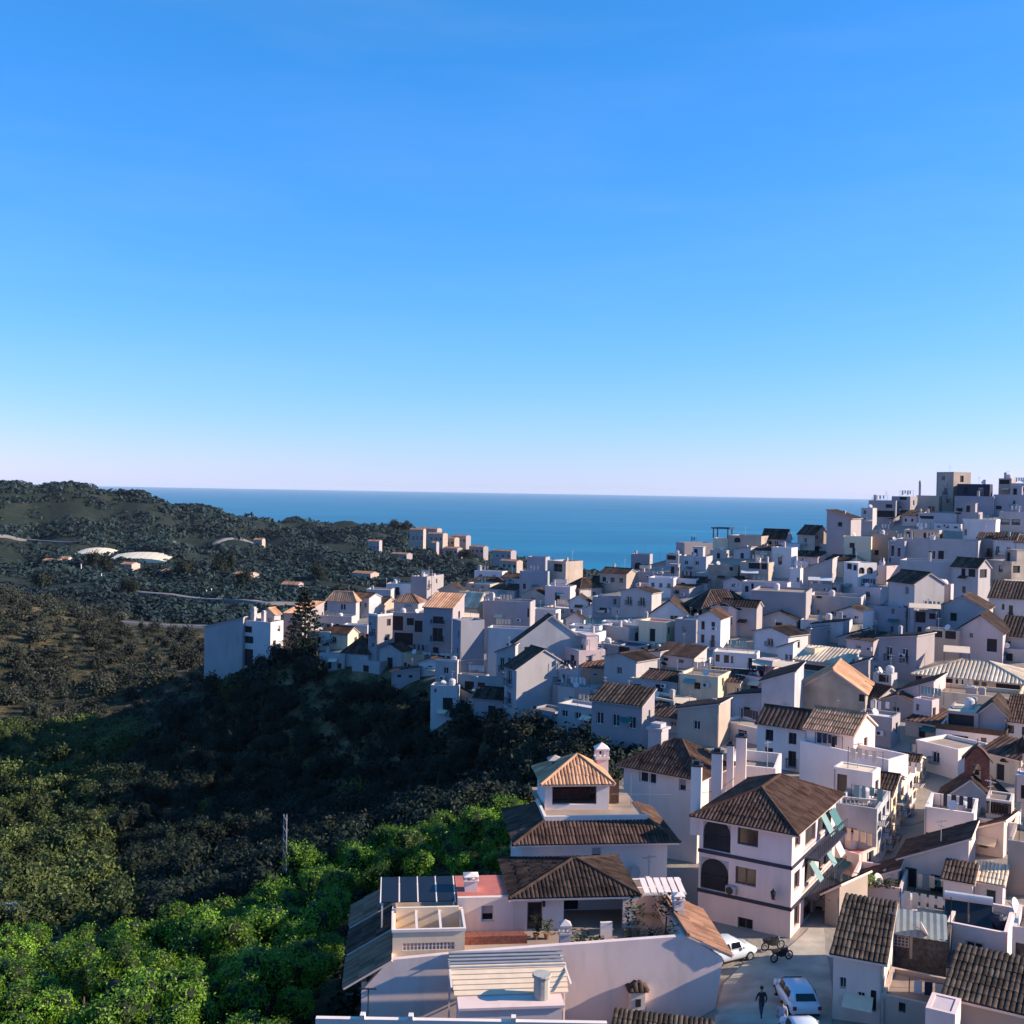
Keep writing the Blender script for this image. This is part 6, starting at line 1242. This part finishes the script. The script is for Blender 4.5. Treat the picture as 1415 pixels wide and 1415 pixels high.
DARK = [(215,1010),(285,965),(320,938),(350,922),(395,908),(445,908),(448,948),(520,945),(600,975),(660,1000),(740,1035),(870,1036),(900,1045),(860,1075),(760,1110),(700,1150),(560,1180),(420,1235),(330,1275),(200,1300),(180,1240),(150,1150),(170,1060)]
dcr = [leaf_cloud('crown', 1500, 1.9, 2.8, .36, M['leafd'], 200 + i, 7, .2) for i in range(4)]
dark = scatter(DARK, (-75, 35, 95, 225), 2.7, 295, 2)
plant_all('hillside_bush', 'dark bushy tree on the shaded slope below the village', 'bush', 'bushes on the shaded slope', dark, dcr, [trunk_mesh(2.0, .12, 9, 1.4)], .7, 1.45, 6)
WILD = [(-80,1000),(60,1010),(190,1010),(165,1060),(145,1150),(175,1240),(195,1300),(60,1325),(-80,1325)]
wcr = [leaf_cloud('crown', 1300, 1.8, 2.3, .38, M['leafo'], 300 + i, 7, .1) for i in range(4)]
wild = scatter(WILD, (-150, -30, 100, 260), 3.9, 290, 3)
plant_all('olive_shrub', 'olive green shrub on the sunlit near bank of the ravine', 'shrub', 'shrubs on the near bank', wild, wcr, None, .7, 1.5, 7)
BROWN = [(-80,800),(40,822),(120,842),(210,868),(282,895),(288,955),(240,1000),(60,1012),(-80,1002)]
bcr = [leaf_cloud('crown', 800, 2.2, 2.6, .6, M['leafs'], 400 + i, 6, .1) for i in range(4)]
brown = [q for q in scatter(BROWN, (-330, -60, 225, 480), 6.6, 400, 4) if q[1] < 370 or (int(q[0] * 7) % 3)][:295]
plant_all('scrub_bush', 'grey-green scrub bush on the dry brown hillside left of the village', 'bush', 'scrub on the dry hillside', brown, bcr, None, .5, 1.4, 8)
# ground cover and far scrub: nobody could count these
def cover(name, poly, box, n, blades, rad, hgt, leaf, m, seed, gap=None):
    r = np.random.default_rng(seed); c = np.stack([r.uniform(box[0], box[1], n * 6), r.uniform(box[2], box[3], n * 6)], 1)
    if name == 'far_scrub': yy = np.exp(r.uniform(math.log(380), math.log(2000), n * 4)); c = np.stack([r.uniform(-.56, .14, n * 4) * yy, yy], 1)
    z = hts(c); px, py = proj(np.column_stack([c, z]))
    ok = in_poly(px, py, poly) & (z > SEA_Z + 2)
    if name == 'far_scrub':
        pn = np.sin(c[:, 0] / 37 + 1.7 * np.sin(c[:, 1] / 53)) + np.sin(c[:, 1] / 41 + 1.3 * np.sin(c[:, 0] / 29)) + .8 * np.sin((c[:, 0] + c[:, 1]) / 17)
        ok &= pn + r.normal(size=len(pn)) * .5 > -.55
        for line in ROADS:
            for (xa, ya), (xb, yb) in zip(line, line[1:]):
                t = np.clip(((px - xa) * (xb - xa) + (py - ya) * (yb - ya)) / ((xb - xa) ** 2 + (yb - ya) ** 2), 0, 1); dx = np.abs(px - xa - t * (xb - xa)); dy = py - ya - t * (yb - ya)
                ok &= ~((dx < 4) & (dy > -3) & (dy < 6))
    c = c[ok][:n]; z = z[ok][:n]
    if name == 'undergrowth':
        kk = np.array([clear(x, y, .3) for x, y in c]); c, z = c[kk], z[kk]
    k = len(c); s = r.uniform(.4, 1.5, k) ** 1.7
    if name == 'far_scrub': s *= .35 + .6 * c[:, 1] / 1000
    cen = np.repeat(np.column_stack([c, z]), blades, 0); ss = np.repeat(s, blades)[:, None]; N = len(cen)
    d = r.normal(size=(N, 3)); d /= np.linalg.norm(d, axis=1)[:, None]; d[:, 2] = np.abs(d[:, 2])
    p = cen + d * ss * np.array([rad, rad, hgt])
    nr = d + r.normal(size=(N, 3)) * .35; a = np.cross(nr, r.normal(size=(N, 3))); a /= np.linalg.norm(a, axis=1)[:, None]; b = np.cross(nr, a); b /= np.linalg.norm(b, axis=1)[:, None] + 1e-9
    L = leaf * ss * r.uniform(.6, 1.3, (N, 1))
    v = np.stack([p - a * L * .6, p + b * L * .45, p + a * L * .6, p - b * L * .45], 1).reshape(-1, 3)
    tag(link(name, np_mesh(name, v, np.arange(4 * N).reshape(N, 4), [m], False)), kind='stuff')
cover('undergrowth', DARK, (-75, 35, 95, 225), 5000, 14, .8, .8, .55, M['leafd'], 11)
cover('orchard_undergrowth', ORCH, (-60, 8, 48, 118), 1200, 12, .5, .4, .3, M['leafd'], 12)
cover('dry_undergrowth', WILD, (-150, -30, 100, 260), 2200, 12, .8, .6, .5, M['leafo'], 13)
cover('dry_scrub', BROWN, (-330, -60, 225, 480), 1100, 12, 1.0, .7, .6, M['leafs'], 14)
ROADS = [[(170,818),(230,824),(300,832),(360,836),(430,838)], [(165,862),(215,866),(290,868),(340,866)], [(-20,745),(40,748),(105,752)], [(240,749),(300,750),(362,748)]]
FAR = [(-300,600),(0,650),(240,690),(480,730),(560,722),(640,745),(860,785),(860,820),(700,830),(480,850),(285,890),(210,868),(40,822),(-300,780)]
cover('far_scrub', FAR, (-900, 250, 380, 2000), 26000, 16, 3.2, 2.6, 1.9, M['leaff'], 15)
VILL = [(700,780),(900,780),(1415,690),(1415,1000),(900,1000),(700,900)]
# the tiered pine by the lone block
p = ground(421, 908); p = Vector((p.x, p.y, ht(p.x, p.y)))
sc_ = p.y / F; NP = thing('tiered_pine', 'tall dark tiered pine between the lone white block and the terraces', 'tree', p); hN = 92 * sc_
mb = MB(); mb.bar((0,0,-1), (0,0,hN), .32, n=7, r2=.04); mb.obj('trunk', M['bark'], NP)
r = random.Random(4); pts = []
for t in range(15):
    z = hN * (.12 + .86 * t / 15); R = 4.3 * (1 - t / 15) ** .8 + .25
    for b in range(6):
        a = b * 1.047 + t * .5
        for q in range(26):
            f = r.random() ** .7; w_ = .55 * (1 - f * .5)
            pts.append((R * f * math.cos(a) + r.uniform(-w_, w_) * .8, R * f * math.sin(a) + r.uniform(-w_, w_) * .8, z + .5 * f * f * R * .3 + r.uniform(-.12, .22)))
pts = np.array(pts); g_ = np.random.default_rng(3); n = len(pts); a = g_.normal(size=(n, 3)); a /= np.linalg.norm(a, axis=1)[:, None]; b = np.cross(a, g_.normal(size=(n, 3))); b /= np.linalg.norm(b, axis=1)[:, None]
v = np.stack([pts - a * .36, pts + b * .16, pts + a * .36, pts - b * .16], 1).reshape(-1, 3)
link('crown', np_mesh('crown', v, np.arange(4 * n).reshape(n, 4), [M['leafd']], False), NP)
# single trees that stand out
def single(label, px, py, s, m='leafd', crown=None, name='bushy_tree', Y=None):
    p = ground(px, py) if Y is None else P(px, py, Y)
    t = thing(name, label, 'tree', p, px * .7); t.scale = (s, s, s); link('crown', (crown or dcr)[int(px) % len(crown or dcr)], t); link('trunk', trunks[int(px) % 3], t)
ycr = [leaf_cloud('crown', 900, 1.9, 2.8, .42, M['leafy'] if 'leafy' in M else M['leafo'], 500, 7, .2)]
single('yellowish lone tree catching the sun in the dark gully', 487, 1112, 1.15, crown=ycr)
single('small yellowed bush catching the sun on the dark slope', 280, 1130, .9, crown=ycr)
single('pale rounded tree under the lowest houses of the slope', 652, 1028, 1.6)
single('broad pale-topped tree left of the pyramid pavilion', 715, 1058, 2.2)
single('green lit bush at the foot of the lone white block', 322, 966, 1.5, crown=wcr, name='lit_bush')
for i, (px, py, Y, s) in enumerate(((602,735,1420,2.6),(655,758,1400,2.5),(590,736,1450,2.2),(545,727,1560,3),(690,775,1500,2.6),(720,782,1500,2.8),(760,782,1500,2.6),(672,770,1420,2.2),(560,727,1560,2.6),(310,800,760,3.4),(338,812,720,2.4),(128,790,860,2.8),(150,800,820,2.8),(255,815,740,2.6),(180,822,640,2.4),(60,815,640,2.6),(470,812,620,2.2),(440,800,760,2.4),(584,752,1340,2.2),(598,768,1290,2.2),(620,764,1320,2.4),(640,762,1330,2.4),(606,756,1330,1.8),(632,756,1370,2.0),(650,768,1330,2.4),(700,788,1110,2.2),(572,744,1400,2.2),(664,766,1390,2.6))):
    p = P(px, py, Y); z = ht(p.x, p.y); t = thing('far_tree', 'dark tree standing among the far villas and fields across the valley', 'tree', (p.x, p.y, z), i, 'dark trees across the valley'); t.scale = (s * 1.3, s * 1.3, s * 1.5); link('crown', dcr[i % 4], t)
# ------------------------------------------------------------------ valley floor: roads, plastic tunnels, poles
def ribbon(name, pix, w_, m, lift=.5, kind='structure'):
    pts = [ground(*q) for q in pix]; vv = []; ff = []; ss = []
    for i in range(len(pts) - 1):
        for t in np.linspace(0, 1, 8, endpoint=(i == len(pts) - 2)): ss.append(pts[i].lerp(pts[i+1], t))
    for i, q in enumerate(ss):
        d = (ss[min(i+1, len(ss)-1)] - ss[max(i-1, 0)]); d.z = 0; d.normalize(); s = Vector((-d.y, d.x, 0)) * w_ / 2; zz = ht(q.x, q.y) + lift
        vv += [(q.x - s.x, q.y - s.y, zz), (q.x + s.x, q.y + s.y, zz), (q.x - s.x, q.y - s.y, zz - 3), (q.x + s.x, q.y + s.y, zz - 3)]
    for i in range(len(ss) - 1):
        a = 4 * i; ff += [(a, a+4, a+5, a+1), (a+2, a+6, a+4, a), (a+1, a+5, a+7, a+3)]
    return tag(link(name, np_mesh(name, vv, np.array(ff), [m], False)), kind=kind)
for k_, l_ in enumerate(ROADS): ribbon('road' if k_ < 4 else 'path', l_, (8, 4, 8, 8)[k_], M['road'], (1.4, .9, 1.6, 1.6)[k_])
def tunnel(label, px0, px1, py, Y, h):
    a = P(px0, py, Y); b = P(px1, py, Y); c = (a + b) / 2; w_ = (b.x - a.x); z = ht(c.x, c.y)
    t = thing('plastic_tunnel', label, 'greenhouse', (c.x, c.y, z)); mb = MB(); n = 16; dl = 26
    pr = [(-w_/2 + w_ * i / n, h * (1 - abs(2 * i / n - 1) ** 2.4)) for i in range(n + 1)]
    for i in range(n): (x0, z0), (x1, z1) = pr[i], pr[i+1]; mb.quad((x0,-dl/2,z0+1.5), (x1,-dl/2,z1+1.5), (x1,dl/2,z1+5.5), (x0,dl/2,z0+5.5))
    mb.poly([(x, -dl/2, z+1.5) for x, z in pr] + [(w_/2,-dl/2,0), (-w_/2,-dl/2,0)][0:2]); mb.poly([(x, dl/2, z+5.5) for x, z in pr][::-1] + [(-w_/2,dl/2,0), (w_/2,dl/2,0)]); mb.obj('cover', M['plastic'], t)
    mb = MB()
    for i in range(0, n + 1, 2): x, zz = pr[i]; mb.bar((x,-dl/2-.05,zz+1.6), (x,dl/2,zz+5.6), .14, n=4)
    mb.obj('hoop', M['metal'], t)
M['plastic'] = mat('white_plastic', (.78,.64,.44), .6, .06, .2)
tunnel('shorter white plastic greenhouse tunnel on the valley floor', 105, 156, 759, 990, 2.5); tunnel('longer white plastic greenhouse tunnel lower on the valley floor', 156, 236, 776, 940, 2.3)
for px, py, h_, lab in ((393,1222,4.6,'pale lattice pole standing at the edge of the orchard'),):
    p = ground(px, py); t = thing('lattice_pole', lab, 'pole', p); H_ = 98 * p.y / F; mb = MB()
    for sx in (-.16,.16):
        for sy in (-.16,.16): mb.bar((sx,sy,0), (sx*.8,sy*.8,H_), .04, n=4)
    mb.obj('mast', M['metal'], t); mb = MB(); k = 12
    for i in range(k): s = (-1) ** i; mb.bar((-.16*s,-.16,H_*i/k), (.16*s,-.16,H_*(i+1)/k), .025, n=3); mb.bar((.16,-.16*s,H_*i/k), (.16,.16*s,H_*(i+1)/k), .025, n=3)
    mb.obj('lattice', M['metal'], t)
for i, (px, py) in enumerate(((285,826),(292,824),(140,803),(112,790))):
    p = ground(px, py); t = thing('road_post', 'short white post beside the valley road', 'post', p, 0, 'white posts by the valley road'); H_ = 11 * p.y / F; mb = MB(); mb.bar((0,0,0), (0,0,H_), .5, n=6, r2=.4); mb.obj('post_shaft', M['white2'], t)
p = ground(18, 1282); t = thing('field_hut', 'small pale blue hut with one square window on the near bank', 'hut', p, .1); mb = MB(); mb.wall((-1.7,-1,0), (1,0), 3.4, 1.9, [(1.5,.6,.6,.7)], .15); mb.box(-1.7,1.7,-.75,1.2,0,1.9); mb.obj('wall', M['blue'], t); mb = MB(); mb.box(-1.9,1.9,-1.2,1.4,1.91,2.05); mb.obj('roof', M['metal'], t); link('opening', VOID, t, (-.2,-.95,.6), None, (.6,1,.7))
